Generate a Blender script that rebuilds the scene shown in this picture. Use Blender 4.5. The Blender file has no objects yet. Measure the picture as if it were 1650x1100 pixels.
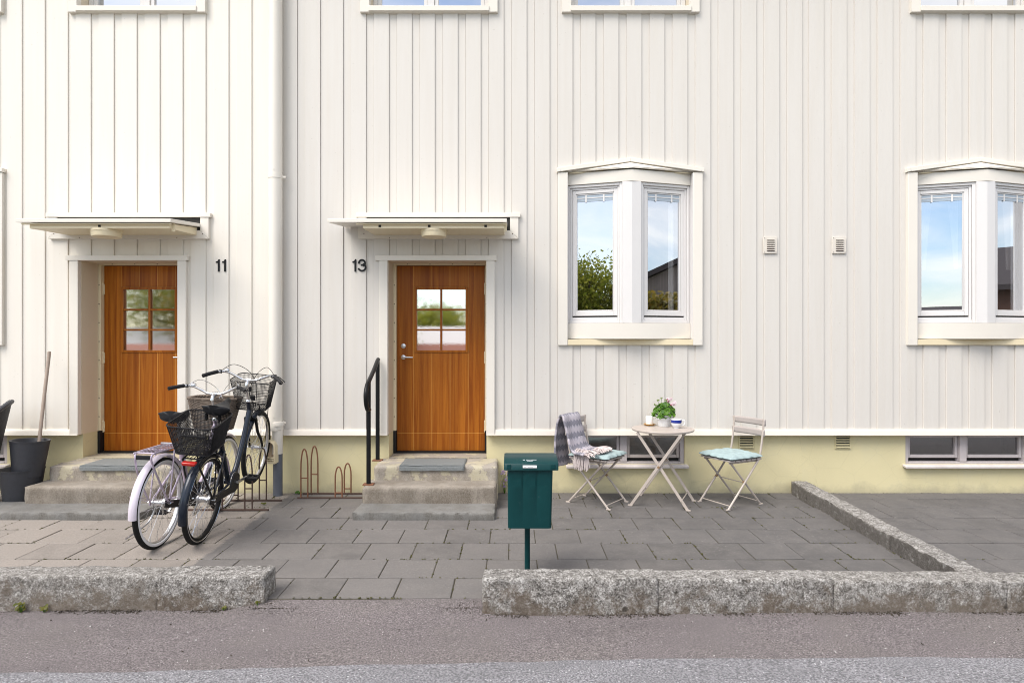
import bpy, bmesh, math, random
from mathutils import Vector, Matrix, noise
R = math.radians
rnd = random.Random(7)
SC = bpy.context.scene
COL = SC.collection
CAM_H, CAM_D, F = 1.55, 6.56, 1033.0
OFF = Vector((0, 0, 0))          # root of the thing being built; meshes are written relative to it
XF = None                        # optional extra transform while building

AUTO_SPLIT = {'screw', 'plinth', 'soffit', 'foot', 'reveal', 'cross_rod', 'bracket', 'side_panel', 'roof', 'louver_x', 'base_flashing', 'hinge', 'threshold', 'basket_clip', 'basket_stay', 'rim_x', 'fender_stay', 'ground_rail', 'drain_hole', 'handle', 'saddle_rail', 'brake_cable', 'gable_panel'}
def yd(d): return d - CAM_D      # distance from the camera -> world y (wall plane is y = 0)

# ------------------------------------------------------------------ mesh helper
class MB:
    def __init__(s): s.v = []; s.f = []; s.uv = None; s.tone = None
    def quad(s, a, b, c, d):
        n = len(s.v); s.v += [a, b, c, d]; s.f.append((n, n+1, n+2, n+3))
    def poly(s, pts):
        n = len(s.v); s.v += list(pts); s.f.append(tuple(range(n, n+len(pts))))
    def box(s, x0, x1, y0, y1, z0, z1):
        if x0 > x1: x0, x1 = x1, x0
        if y0 > y1: y0, y1 = y1, y0
        if z0 > z1: z0, z1 = z1, z0
        n = len(s.v)
        s.v += [(x0,y0,z0),(x1,y0,z0),(x1,y1,z0),(x0,y1,z0),(x0,y0,z1),(x1,y0,z1),(x1,y1,z1),(x0,y1,z1)]
        for q in ((0,3,2,1),(4,5,6,7),(0,1,5,4),(1,2,6,5),(2,3,7,6),(3,0,4,7)):
            s.f.append(tuple(n+i for i in q))
        return s
    def obox(s, c, ax, ay, az):
        """box centred at c with half-axes ax, ay, az (vectors)"""
        c, ax, ay, az = map(Vector, (c, ax, ay, az)); n = len(s.v)
        for k in (-1, 1):
            for i, j in ((-1,-1),(1,-1),(1,1),(-1,1)):
                s.v.append(tuple(c + ax*i + ay*j + az*k))
        for q in ((0,3,2,1),(4,5,6,7),(0,1,5,4),(1,2,6,5),(2,3,7,6),(3,0,4,7)):
            s.f.append(tuple(n+i for i in q))
        return s
    def bar(s, a, b, w, t, up=(0,0,1)):
        """flat bar from a to b; w across 'side', t across the other"""
        a, b = Vector(a), Vector(b); d = (b-a); L = d.length; d.normalize()
        side = d.cross(Vector(up)); side.normalize(); o = side.cross(d)
        return s.obox((a+b)/2, d*(L/2), side*(w/2), o*(t/2))
    def prism(s, pts, axis, a, b):
        """pts: 2d outline (ccw), extruded along axis 'x','y' or 'z' from a to b"""
        n = len(s.v); m = len(pts)
        def P(p, t):
            return {'x': (t, p[0], p[1]), 'y': (p[0], t, p[1]), 'z': (p[0], p[1], t)}[axis]
        s.v += [P(p, a) for p in pts] + [P(p, b) for p in pts]
        s.f.append(tuple(range(n, n+m))[::-1]); s.f.append(tuple(range(n+m, n+2*m)))
        for i in range(m):
            j = (i+1) % m; s.f.append((n+i, n+j, n+m+j, n+m+i))
        return s
    def tube(s, pts, r, seg=8, closed=False, caps=True, flat=None):
        pts = [Vector(p) for p in pts]; m = len(pts)
        rs = r if isinstance(r, (list, tuple)) else [r]*m
        n0 = len(s.v); prev = None
        for i in range(m):
            if closed: t = pts[(i+1) % m] - pts[i-1]
            else: t = pts[min(i+1, m-1)] - pts[max(i-1, 0)]
            if t.length < 1e-9: t = Vector((0,0,1))
            t.normalize()
            if prev is None:
                u = Vector((0,0,1)) if abs(t.z) < .9 else Vector((1,0,0))
                u = (u - t*u.dot(t)).normalized()
            else:
                u = (prev - t*prev.dot(t))
                if u.length < 1e-6: u = Vector((1,0,0)) - t*t.x
                u.normalize()
            prev = u; w = t.cross(u)
            for k in range(seg):
                a = 2*math.pi*k/seg
                s.v.append(tuple(pts[i] + (u*math.cos(a) + w*math.sin(a))*rs[i]))
        for i in range(m if closed else m-1):
            j = (i+1) % m
            for k in range(seg):
                l = (k+1) % seg
                s.f.append((n0+i*seg+k, n0+i*seg+l, n0+j*seg+l, n0+j*seg+k))
        if caps and not closed:
            s.f.append(tuple(n0+k for k in range(seg))[::-1])
            s.f.append(tuple(n0+(m-1)*seg+k for k in range(seg)))
        return s
    def lathe(s, prof, c=(0,0,0), seg=32, sx=1, sy=1, axis='z', mod=None):
        n0 = len(s.v); m = len(prof)
        for i, (r, h) in enumerate(prof):
            for k in range(seg):
                a = 2*math.pi*k/seg
                rr = r + (mod(a, i) if mod else 0)
                p = (rr*math.cos(a)*sx, rr*math.sin(a)*sy, h)
                if axis == 'y': p = (p[0], p[2], p[1])
                if axis == 'x': p = (p[2], p[0], p[1])
                s.v.append((c[0]+p[0], c[1]+p[1], c[2]+p[2]))
        for i in range(m-1):
            for k in range(seg):
                l = (k+1) % seg
                s.f.append((n0+i*seg+k, n0+i*seg+l, n0+(i+1)*seg+l, n0+(i+1)*seg+k))
        if prof[0][0] > 1e-5: s.f.append(tuple(n0+k for k in range(seg))[::-1])
        if prof[-1][0] > 1e-5: s.f.append(tuple(n0+(m-1)*seg+k for k in range(seg)))
        return s
    def ring(s, c, R_, r, axis, seg=48, ts=8, rw=None, a0=0, a1=2*math.pi):
        """torus about an axis; rw: half width along the axis"""
        rw = rw or r; full = abs(a1-a0-2*math.pi) < 1e-4; n0 = len(s.v)
        N = seg if full else seg+1
        for i in range(N):
            a = a0 + (a1-a0)*i/seg
            for k in range(ts):
                b = 2*math.pi*k/ts
                rad = R_ + r*math.cos(b); h = rw*math.sin(b)
                p = {'y': (rad*math.cos(a), h, rad*math.sin(a)), 'x': (h, rad*math.cos(a), rad*math.sin(a)),
                     'z': (rad*math.cos(a), rad*math.sin(a), h)}[axis]
                s.v.append((c[0]+p[0], c[1]+p[1], c[2]+p[2]))
        for i in range(seg):
            j = (i+1) % N
            for k in range(ts):
                l = (k+1) % ts
                s.f.append((n0+i*ts+k, n0+i*ts+l, n0+j*ts+l, n0+j*ts+k))
        return s
    def grid(s, fn, nu, nv):
        """fn(u,v)->(x,y,z); u,v in 0..1; also writes uv"""
        n0 = len(s.v)
        if s.uv is None: s.uv = {}
        for j in range(nv+1):
            for i in range(nu+1):
                s.uv[len(s.v)] = (i/nu, j/nv); s.v.append(tuple(fn(i/nu, j/nv)))
        for j in range(nv):
            for i in range(nu):
                a = n0+j*(nu+1)+i; s.f.append((a, a+1, a+nu+2, a+nu+1))
        return s
    def islands(s, gap=.004):
        par = list(range(len(s.v)))
        def find(a):
            while par[a] != a: par[a] = par[par[a]]; a = par[a]
            return a
        for f in s.f:
            r = find(f[0])
            for q in f[1:]: par[find(q)] = r
        gr = {}
        for i in range(len(s.v)): gr.setdefault(find(i), []).append(i)
        its = []
        for ids in gr.values():
            P = [s.v[i] for i in ids]; its.append((ids, [min(p[a] for p in P)-gap/2 for a in range(3)], [max(p[a] for p in P)+gap/2 for a in range(3)]))
        lab = list(range(len(its))); ch = True
        while ch:
            ch = False
            for i in range(len(its)):
                for j in range(i):
                    if lab[i] != lab[j] and all(its[i][1][a] <= its[j][2][a] and its[j][1][a] <= its[i][2][a] for a in range(3)):
                        m = min(lab[i], lab[j]); o = max(lab[i], lab[j]); lab = [m if l == o else l for l in lab]; ch = True
        return [set().union(*[its[k][0] for k in range(len(its)) if lab[k] == l]) for l in sorted(set(lab))]
    def build(s, name, mat, parent=None, **kw):
        if name in AUTO_SPLIT and parent:
            isl = s.islands()
            if len(isl) > 1:
                first = None
                for g in isl:
                    mp = {}; mb = MB()
                    for i in sorted(g): mp[i] = len(mb.v); mb.v.append(s.v[i])
                    mb.f = [tuple(mp[q] for q in f) for f in s.f if f[0] in g]
                    o = mb.build1(name, mat, parent, **kw); first = first or o
                return first
        return s.build1(name, mat, parent, **kw)
    def build1(s, name, mat, parent=None, smooth=True, angle=38, bevel=0, seg=2, merge=False):
        me = bpy.data.meshes.new(name)
        vs = [Vector(v) for v in s.v]
        if XF: vs = [XF(v) for v in vs]
        me.from_pydata([tuple(v-OFF) for v in vs], [], s.f)
        if s.tone:
            at = me.attributes.new('tone', 'FLOAT', 'FACE')
            for i, t in enumerate(s.tone): at.data[i].value = t
        if s.uv:
            ul = me.uv_layers.new(name='UVMap')
            for lp in me.loops: ul.data[lp.index].uv = s.uv.get(lp.vertex_index, (0, 0))
        bm = bmesh.new(); bm.from_mesh(me)
        if merge: bmesh.ops.remove_doubles(bm, verts=bm.verts, dist=1e-5)
        if not s.uv: bmesh.ops.recalc_face_normals(bm, faces=bm.faces)
        bm.to_mesh(me); bm.free()
        if smooth:
            me.polygons.foreach_set('use_smooth', [True]*len(me.polygons))
            me.set_sharp_from_angle(angle=R(angle))
        me.materials.append(mat)
        o = bpy.data.objects.new(name, me); COL.objects.link(o)
        if parent: o.parent = parent
        if bevel:
            b = o.modifiers.new('edge', 'BEVEL'); b.width = bevel; b.segments = seg
            b.limit_method = 'ANGLE'; b.angle_limit = R(40); b.harden_normals = False
        return o

def tag(o, label=None, cat=None, group=None, kind=None):
    if label: o['label'] = label
    if cat: o['category'] = cat
    if group: o['group'] = group
    if kind: o['kind'] = kind
    return o
def empty(name, loc, rz=0.0):
    o = bpy.data.objects.new(name, None); COL.objects.link(o)
    o.location = loc; o.rotation_euler = (0, 0, rz); o.empty_display_size = .1
    return o
def children(o): return [c for c in bpy.data.objects if c.parent == o]
def copy_tree(o, parent=None):
    c = o.copy(); COL.objects.link(c); c.parent = parent
    for ch in children(o): copy_tree(ch, c)
    return c
def smooth_path(pts, k=6, closed=False):
    pts = [Vector(p) for p in pts]; m = len(pts); out = []
    rng = range(m if closed else m-1)
    for i in rng:
        if closed: p0, p1, p2, p3 = pts[i-1], pts[i], pts[(i+1) % m], pts[(i+2) % m]
        else: p0, p1, p2, p3 = pts[max(i-1,0)], pts[i], pts[i+1], pts[min(i+2, m-1)]
        for j in range(k):
            t = j/k
            out.append(.5*((2*p1)+(p2-p0)*t+(2*p0-5*p1+4*p2-p3)*t*t+(3*p1-p0-3*p2+p3)*t**3))
    if not closed: out.append(pts[-1])
    return out
def rough_block(x0, x1, y0, y1, z0, z1, res=.035, amp=.006, seed=0, fine=.0, rnd_edge=.008, xform=None):
    """stone or concrete block whose faces are uneven"""
    mb = MB(); nx, ny, nz = [max(1, round(abs(b-a)/res)) for a, b in ((x0,x1),(y0,y1),(z0,z1))]
    def face(o, u, v, nu, nv):
        o, u, v = Vector(o), Vector(u), Vector(v); n0 = len(mb.v)
        for j in range(nv+1):
            for i in range(nu+1): mb.v.append(tuple(o+u*(i/nu)+v*(j/nv)))
        for j in range(nv):
            for i in range(nu):
                a = n0+j*(nu+1)+i; mb.f.append((a, a+1, a+nu+2, a+nu+1))
    X, Y, Z = x1-x0, y1-y0, z1-z0
    face((x0,y0,z0),(X,0,0),(0,0,Z),nx,nz); face((x0,y1,z0),(X,0,0),(0,0,Z),nx,nz)
    face((x0,y0,z0),(0,Y,0),(0,0,Z),ny,nz); face((x1,y0,z0),(0,Y,0),(0,0,Z),ny,nz)
    face((x0,y0,z1),(X,0,0),(0,Y,0),nx,ny); face((x0,y0,z0),(X,0,0),(0,Y,0),nx,ny)
    c = Vector(((x0+x1)/2, (y0+y1)/2, (z0+z1)/2)); out = []
    for v in mb.v:
        p = Vector(v); e = [p.x-x0 < 1e-5 or x1-p.x < 1e-5, p.y-y0 < 1e-5 or y1-p.y < 1e-5, p.z-z0 < 1e-5 or z1-p.z < 1e-5]
        k = sum(e)
        q = p.copy()
        if k >= 2:
            for a in range(3):
                if e[a]: q[a] += math.copysign(rnd_edge*(.5+.9*abs(noise.noise(p*9+Vector((seed,0,0))))), c[a]-p[a])
        d = noise.noise_vector(p*7+Vector((seed,seed,0)))*amp + noise.noise_vector(p*23+Vector((0,seed,0)))*amp*.6
        q += d
        out.append(tuple(q))
    mb.v = out
    if xform: mb.v = [tuple(xform(Vector(v))) for v in mb.v]
    return mb

# ------------------------------------------------------------------ material helper
class NT:
    def __init__(s, name, rough=.6, metal=0.0, spec=.5):
        m = bpy.data.materials.new(name); m.use_nodes = True; s.m = m; s.t = m.node_tree; s.n = s.t.nodes
        s.p = s.n['Principled BSDF']; s.p.inputs['Roughness'].default_value = rough
        s.p.inputs['Metallic'].default_value = metal; s.p.inputs['Specular IOR Level'].default_value = spec
        s.tc = s.n.new('ShaderNodeTexCoord')
    def link(s, a, b): s.t.links.new(a, b)
    def val(s, inp, v):
        if hasattr(v, 'is_output') or isinstance(v, bpy.types.NodeSocket): s.link(v, inp)
        else: inp.default_value = v
    def map(s, scale=(1,1,1), src='Object', loc=(0,0,0), rot=(0,0,0)):
        n = s.n.new('ShaderNodeMapping'); s.link(s.tc.outputs[src], n.inputs[0])
        n.inputs['Scale'].default_value = scale if not isinstance(scale, (int, float)) else (scale,)*3
        n.inputs['Location'].default_value = loc; n.inputs['Rotation'].default_value = rot
        return n.outputs[0]
    def noise(s, vec, scale=5, detail=4, rough=.55, dist=0):
        n = s.n.new('ShaderNodeTexNoise'); s.link(vec, n.inputs['Vector'])
        n.inputs['Scale'].default_value = scale; n.inputs['Detail'].default_value = detail
        n.inputs['Roughness'].default_value = rough; n.inputs['Distortion'].default_value = dist
        return n.outputs['Fac']
    def voronoi(s, vec, scale=5, out='Distance', feature='F1'):
        n = s.n.new('ShaderNodeTexVoronoi'); s.link(vec, n.inputs['Vector']); n.feature = feature
        n.inputs['Scale'].default_value = scale
        return n.outputs[out]
    def ramp(s, fac, stops, interp='LINEAR'):
        n = s.n.new('ShaderNodeValToRGB'); s.link(fac, n.inputs[0]); e = n.color_ramp.elements
        n.color_ramp.interpolation = interp
        while len(e) < len(stops): e.new(.5)
        for el, (p, c) in zip(e, stops):
            el.position = p; el.color = (c, c, c, 1) if isinstance(c, (int, float)) else (*c, 1)
        return n.outputs[0]
    def mix(s, fac, a, b, mode='MIX'):
        n = s.n.new('ShaderNodeMix'); n.data_type = 'RGBA'; n.blend_type = mode
        s.val(n.inputs[0], fac)
        for i, c in ((6, a), (7, b)):
            if isinstance(c, (tuple, list)): n.inputs[i].default_value = (*c[:3], 1)
            elif isinstance(c, (int, float)): n.inputs[i].default_value = (c, c, c, 1)
            else: s.link(c, n.inputs[i])
        return n.outputs[2]
    def math(s, op, a, b=0.0, clamp=False):
        n = s.n.new('ShaderNodeMath'); n.operation = op; n.use_clamp = clamp
        s.val(n.inputs[0], a); s.val(n.inputs[1], b); return n.outputs[0]
    def sep(s, vec):
        n = s.n.new('ShaderNodeSeparateXYZ'); s.link(vec, n.inputs[0]); return n.outputs
    def attr(s, name):
        n = s.n.new('ShaderNodeAttribute'); n.attribute_name = name; return n.outputs['Fac']
    def bump(s, h, strength=.3, dist=.01):
        n = s.n.new('ShaderNodeBump'); s.link(h, n.inputs['Height'])
        n.inputs['Strength'].default_value = strength; n.inputs['Distance'].default_value = dist
        s.link(n.outputs[0], s.p.inputs['Normal']); return n
    def color(s, c):
        i = s.p.inputs['Base Color']
        if isinstance(c, (tuple, list)): i.default_value = (*c[:3], 1)
        else: s.link(c, i)
    def rough(s, r): s.val(s.p.inputs['Roughness'], r)

def dk(c, k): return tuple(x*k for x in c)
def simple(name, col, rough=.6, metal=0.0, var=.12, vs=6, bump=.0, bs=60, spec=.5, stretch=(1,1,1), scratch=0.0):
    t = NT(name, rough, metal, spec); v = t.map(stretch)
    f = t.noise(v, vs, 5, .6)
    c = t.mix(f, dk(col, 1-var), tuple(min(1, x*(1+var)) for x in col))
    if scratch:
        g = t.ramp(t.noise(v, vs*4, 6, .75), [(.62, 0), (.72, 1)])
        c = t.mix(t.math('MULTIPLY', g, scratch), c, (.5, .45, .4))
    t.color(c)
    t.rough(t.math('ADD', t.math('MULTIPLY', f, .22), rough-.11))
    if bump: t.bump(t.noise(v, bs, 4, .6), bump, .004)
    return t.m

M = {}
def siding_mat(name, col, dirt, dirtamt):
    t = NT(name, .45)
    v = t.map((7, 1, .35)); streak = t.noise(v, 2.0, 5, .6)
    f = t.noise(t.map(1), .8, 3)
    c = t.mix(f, dk(col, .97), col)
    g = t.ramp(streak, [(.42, 0), (.75, 1)])
    c = t.mix(t.math('MULTIPLY', g, dirtamt), c, dirt)
    sp = t.ramp(t.noise(t.map(1), 38, 2, .5), [(.735, 0), (.765, 1)])
    c = t.mix(t.math('MULTIPLY', sp, .18), c, (.25, .2, .14))
    t.color(c)
    t.bump(t.noise(t.map((3, 1, .8)), 2.2, 3), .12, .01)
    return t.m
M['siding_cream'] = siding_mat('cream_metal_siding', (.775, .732, .66), (.63, .55, .43), .14)
M['siding_grey'] = siding_mat('greyed_metal_siding', (.650, .617, .570), (.54, .48, .40), .22)
M['trim'] = simple('white_painted_trim', (.745, .70, .625), .4, var=.04, vs=3)
M['trim_cream_glow'] = simple('cream_trim_painted_glow', (.735, .635, .435), .42, var=.06, vs=4)  # cream paint, yellowed further to carry the warm glow on shaded trim
M['vent'] = simple('siding_coloured_vent', (.655, .605, .535), .5, var=.05)
M['blind_strip'] = simple('grey_blind_strip', (.36, .42, .48), .25, var=.05)  # for the blind rail, which is set in front of the glass
M['reveal'] = simple('beige_door_reveal', (.66, .57, .43), .5, var=.07, vs=4)
M['pvc'] = simple('white_window_frame', (.69, .67, .655), .32, var=.03, vs=5)
M['slot'] = simple('dark_gap', (.02, .018, .016), .8)
M['room'] = simple('dim_room_wall', (.28, .25, .22), .9)
M['blind'] = simple('blind_rail', (.75, .76, .78), .5, var=.05)
def curtain_mat():
    t = NT('sheer_curtain', .8); t.color((.85, .83, .83))
    tr = t.n.new('ShaderNodeBsdfTransparent'); mx = t.n.new('ShaderNodeMixShader')
    mx.inputs[0].default_value = .55
    t.link(tr.outputs[0], mx.inputs[1]); t.link(t.p.outputs[0], mx.inputs[2])
    t.link(mx.outputs[0], t.n['Material Output'].inputs[0]); return t.m
M['curtain'] = curtain_mat()
def glass_mat(name, refl, tint=(.9,.94,1), bump=0, bs=40, rough=.0, through=(.9,.9,.9)):
    t = NT(name); gl = t.n.new('ShaderNodeBsdfGlossy'); gl.inputs['Roughness'].default_value = rough
    gl.inputs['Color'].default_value = (*tint, 1)
    tr = t.n.new('ShaderNodeBsdfTransparent'); tr.inputs[0].default_value = (*through, 1)
    mx = t.n.new('ShaderNodeMixShader'); mx.inputs[0].default_value = refl
    t.link(tr.outputs[0], mx.inputs[1]); t.link(gl.outputs[0], mx.inputs[2])
    t.link(mx.outputs[0], t.n['Material Output'].inputs[0])
    if bump:
        b = t.n.new('ShaderNodeBump'); b.inputs['Strength'].default_value = bump; b.inputs['Distance'].default_value = .002
        t.link(t.noise(t.map(1), bs, 3, .5), b.inputs['Height']); t.link(b.outputs[0], gl.inputs['Normal'])
    t.n.remove(t.p); return t.m
M['glass'] = glass_mat('coated_window_glass', .60, (.92, .95, 1), bump=.012, bs=3)
M['doorglass'] = glass_mat('textured_door_glass', .80, (.97, .97, .97), bump=.016, bs=120, rough=.0)
M['darkglass'] = glass_mat('dusty_basement_glass', .28, (.9, .9, .9), rough=.15, through=(.55, .55, .58))

def wood_mat(name, a, b, c, zs=.9):
    t = NT(name, .42, 0, .18)
    g = t.noise(t.map((15, 8, zs*.5)), 1.6, 7, .62, .6)
    col = t.ramp(g, [(.30, c), (.45, b), (.57, a), (.72, dk(a, 1.3))])
    pl = t.noise(t.map((5.1, 1, .05)), 1.0, 1)
    col = t.mix(t.math('MULTIPLY', t.ramp(pl, [(.35, 0), (.65, 1)]), .5), col, dk(b, .62))
    fine = t.noise(t.map((190, 40, 5)), 1.0, 3, .7)
    col = t.mix(t.math('MULTIPLY', t.ramp(fine, [(.5, 0), (.75, 1)]), .22), col, dk(c, .7))
    t.color(col); t.bump(fine, .12, .002); t.p.inputs['Coat Weight'].default_value = .06
    t.p.inputs['Coat Roughness'].default_value = .25
    return t.m
M['door'] = wood_mat('varnished_teak', (.42, .138, .014), (.325, .090, .008), (.205, .048, .004))
M['door_light'] = wood_mat('pale_groove_wood', (.72, .36, .085), (.68, .32, .07), (.62, .27, .055))
def plinth_mat():
    t = NT('yellow_stucco_plinth', .85); p = t.map(1)
    col = (.665, .595, .36)
    f = t.noise(p, 1.3, 5, .6); c = t.mix(f, dk(col, .84), dk(col, 1.06))
    big = t.ramp(t.noise(p, 2.7, 6, .65), [(.52, 0), (.7, 1)])
    c = t.mix(t.math('MULTIPLY', big, .2), c, (.56, .53, .40))
    z = t.sep(t.tc.outputs['Object'])[2]
    edge = t.math('ADD', z, t.math('MULTIPLY', t.noise(t.map(1), 4, 6, .7), .34))
    st = t.ramp(edge, [(.14, 1), (.27, 0)])
    c = t.mix(t.math('MULTIPLY', st, .55), c, (.27, .25, .19))
    cr = t.ramp(t.voronoi(t.map(1), 3.1, 'Distance', 'DISTANCE_TO_EDGE'), [(0, 1), (.008, 0)])
    c = t.mix(t.math('MULTIPLY', cr, .18), c, (.3, .27, .18))
    t.color(c); t.bump(t.noise(p, 90, 5, .65), .35, .004); return t.m
M['plinth'] = plinth_mat()
def concrete_mat(name, col, warm, yellow=0.0):
    t = NT(name, .9); p = t.map(1)
    f = t.noise(p, 3, 8, .7); c = t.mix(t.ramp(f, [(.3, 0), (.7, 1)]), dk(col, .55), dk(col, 1.15))
    g = t.ramp(t.noise(t.map((1, 1, .4)), 5, 7, .7), [(.46, 0), (.60, 1)])
    c = t.mix(t.math('MULTIPLY', g, .55), c, warm)
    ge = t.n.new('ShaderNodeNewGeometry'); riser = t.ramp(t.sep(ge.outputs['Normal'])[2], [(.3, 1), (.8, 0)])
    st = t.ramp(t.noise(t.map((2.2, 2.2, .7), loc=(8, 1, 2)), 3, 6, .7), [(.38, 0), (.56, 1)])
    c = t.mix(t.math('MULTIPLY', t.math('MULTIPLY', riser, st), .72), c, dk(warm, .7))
    if yellow:
        y = t.ramp(t.noise(t.map(1, loc=(3, 1, 0)), 4.2, 7, .6), [(.5, 0), (.53, 1)])
        c = t.mix(t.math('MULTIPLY', y, yellow), c, (.52, .47, .30))
        cr = t.ramp(t.math('ABSOLUTE', t.math('SUBTRACT', t.noise(t.map(1, loc=(3, 1, 0)), 4.2, 7, .6), .515)), [(0, 1), (.008, 0)])
        c = t.mix(t.math('MULTIPLY', cr, .6), c, (.12, .10, .07))
    sp = t.ramp(t.noise(p, 130, 3, .7), [(.35, 0), (.65, 1)])
    c = t.mix(t.math('MULTIPLY', sp, .45), c, dk(col, 1.45), 'MIX')
    dkk = t.ramp(t.voronoi(p, 85), [(.06, 1), (.16, 0)])
    c = t.mix(t.math('MULTIPLY', dkk, .5), c, dk(col, .3))
    t.color(c); t.bump(t.noise(p, 95, 6, .75), .55, .006); return t.m
M['concrete'] = concrete_mat('worn_concrete', (.285, .252, .212), (.118, .092, .065))
M['concrete_top'] = concrete_mat('pale_landing_concrete', (.37, .335, .288), (.25, .205, .155), .6)
M['concrete_grey'] = concrete_mat('grey_step_concrete', (.185, .180, .170), (.10, .09, .074))
def granite_mat(name='lichened_granite', side_tone=(.112, .082, .056), amt=.80, bias=.0):
    t = NT(name, .9)
    oi = t.n.new('ShaderNodeObjectInfo'); va = t.n.new('ShaderNodeVectorMath'); va.operation = 'ADD'
    t.link(t.tc.outputs['Object'], va.inputs[0]); t.link(oi.outputs['Location'], va.inputs[1]); p = va.outputs[0]
    def off(v):
        m_ = t.n.new('ShaderNodeMapping'); t.link(p, m_.inputs[0]); m_.inputs['Location'].default_value = v; return m_.outputs[0]
    a = t.math('ADD', t.math('MULTIPLY', t.noise(p, 95, 4, .8), .6), t.math('MULTIPLY', t.noise(p, 24, 5, .75), .4)); c = t.ramp(a, [(.385, (.024, .022, .020)), (.455, (.135, .124, .112)), (.53, (.30, .285, .265)), (.61, (.62, .60, .575))])
    hz_ = t.sep(t.tc.outputs['Object'])[2]
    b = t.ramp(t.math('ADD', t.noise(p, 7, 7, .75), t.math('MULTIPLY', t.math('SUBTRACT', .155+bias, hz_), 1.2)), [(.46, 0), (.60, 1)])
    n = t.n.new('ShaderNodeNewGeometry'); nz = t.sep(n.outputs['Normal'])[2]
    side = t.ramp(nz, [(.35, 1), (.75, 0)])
    c = t.mix(t.math('MULTIPLY', t.math('MULTIPLY', b, side), amt), c, side_tone)  # uneven darker tone on the side faces, brown staining by default
    l = t.ramp(t.noise(off((5, 2, 1)), 16, 6, .7), [(.56, 0), (.66, 1)])
    c = t.mix(t.math('MULTIPLY', l, .40), c, (.50, .49, .475))
    c = t.mix(t.math('MULTIPLY', oi.outputs['Random'], .35), c, t.mix(.5, c, (.30, .275, .24)))
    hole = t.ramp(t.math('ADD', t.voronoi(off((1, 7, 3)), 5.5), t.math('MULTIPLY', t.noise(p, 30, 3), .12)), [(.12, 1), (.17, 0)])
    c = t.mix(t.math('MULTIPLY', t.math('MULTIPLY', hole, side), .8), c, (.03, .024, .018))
    t.color(c); t.bump(t.noise(p, 55, 8, .8), .9, .012); return t.m
M['granite'] = granite_mat()
M['granite_dark'] = granite_mat('dark_sided_granite', (.075, .066, .058), .80, .25)  # dividing kerb stones: side faces toned darker
def asphalt_mat(name, base, light, tint, agg=120):
    t = NT(name, .92); p = t.map(1)
    f = t.noise(p, 1.1, 6, .6); c = t.mix(f, dk(base, .78), dk(base, 1.2))
    pt = t.ramp(t.noise(t.map(1, loc=(4, 9, 0)), 1.7, 5, .6), [(.45, 0), (.65, 1)])
    c = t.mix(t.math('MULTIPLY', pt, .65), c, tint)
    s = t.ramp(t.noise(p, agg, 3, .7), [(.40, 0), (.60, 1)])
    c = t.mix(s, dk(base, .40), t.mix(.20, c, dk(base, 1.8)))
    s2 = t.ramp(t.voronoi(p, agg*.62), [(.10, 1), (.30, 0)])
    pick = t.ramp(t.noise(p, agg*.5, 1), [(.52, 0), (.6, 1)])
    c = t.mix(t.math('MULTIPLY', t.math('MULTIPLY', s2, pick), .8), c, light)
    wv = t.n.new('ShaderNodeVectorMath'); wv.operation = 'ADD'; t.link(p, wv.inputs[0])
    wn = t.n.new('ShaderNodeTexNoise'); wn.inputs['Scale'].default_value = 3; wn.inputs['Detail'].default_value = 5; t.link(p, wn.inputs['Vector'])
    ws = t.n.new('ShaderNodeVectorMath'); ws.operation = 'SCALE'; ws.inputs['Scale'].default_value = .5; t.link(wn.outputs['Color'], ws.inputs[0]); t.link(ws.outputs[0], wv.inputs[1])
    cr = t.ramp(t.voronoi(wv.outputs[0], .75, 'Distance', 'DISTANCE_TO_EDGE'), [(0, 1), (.007, 0)])
    gate = t.ramp(t.noise(t.map(1, loc=(7, 3, 0)), .9, 2), [(.52, 0), (.6, 1)])
    c = t.mix(t.math('MULTIPLY', t.math('MULTIPLY', cr, gate), .55), c, dk(base, .25))
    dkp = t.ramp(t.noise(t.map((.5, 1.6, 1), loc=(1, 2, 0)), 2.4, 6, .65), [(.5, 0), (.72, 1)])
    c = t.mix(t.math('MULTIPLY', dkp, .38), c, dk(base, .5))
    t.color(c); t.bump(t.noise(p, agg*.8, 4, .7), .45, .006); return t.m
M['asphalt_red'] = asphalt_mat('reddish_footway_asphalt', (.184, .160, .160), (.46, .43, .42), (.188, .168, .150), 122)
M['asphalt_grey'] = asphalt_mat('worn_grey_asphalt', (.245, .24, .252), (.60, .59, .60), (.215, .21, .22), 100)
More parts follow.
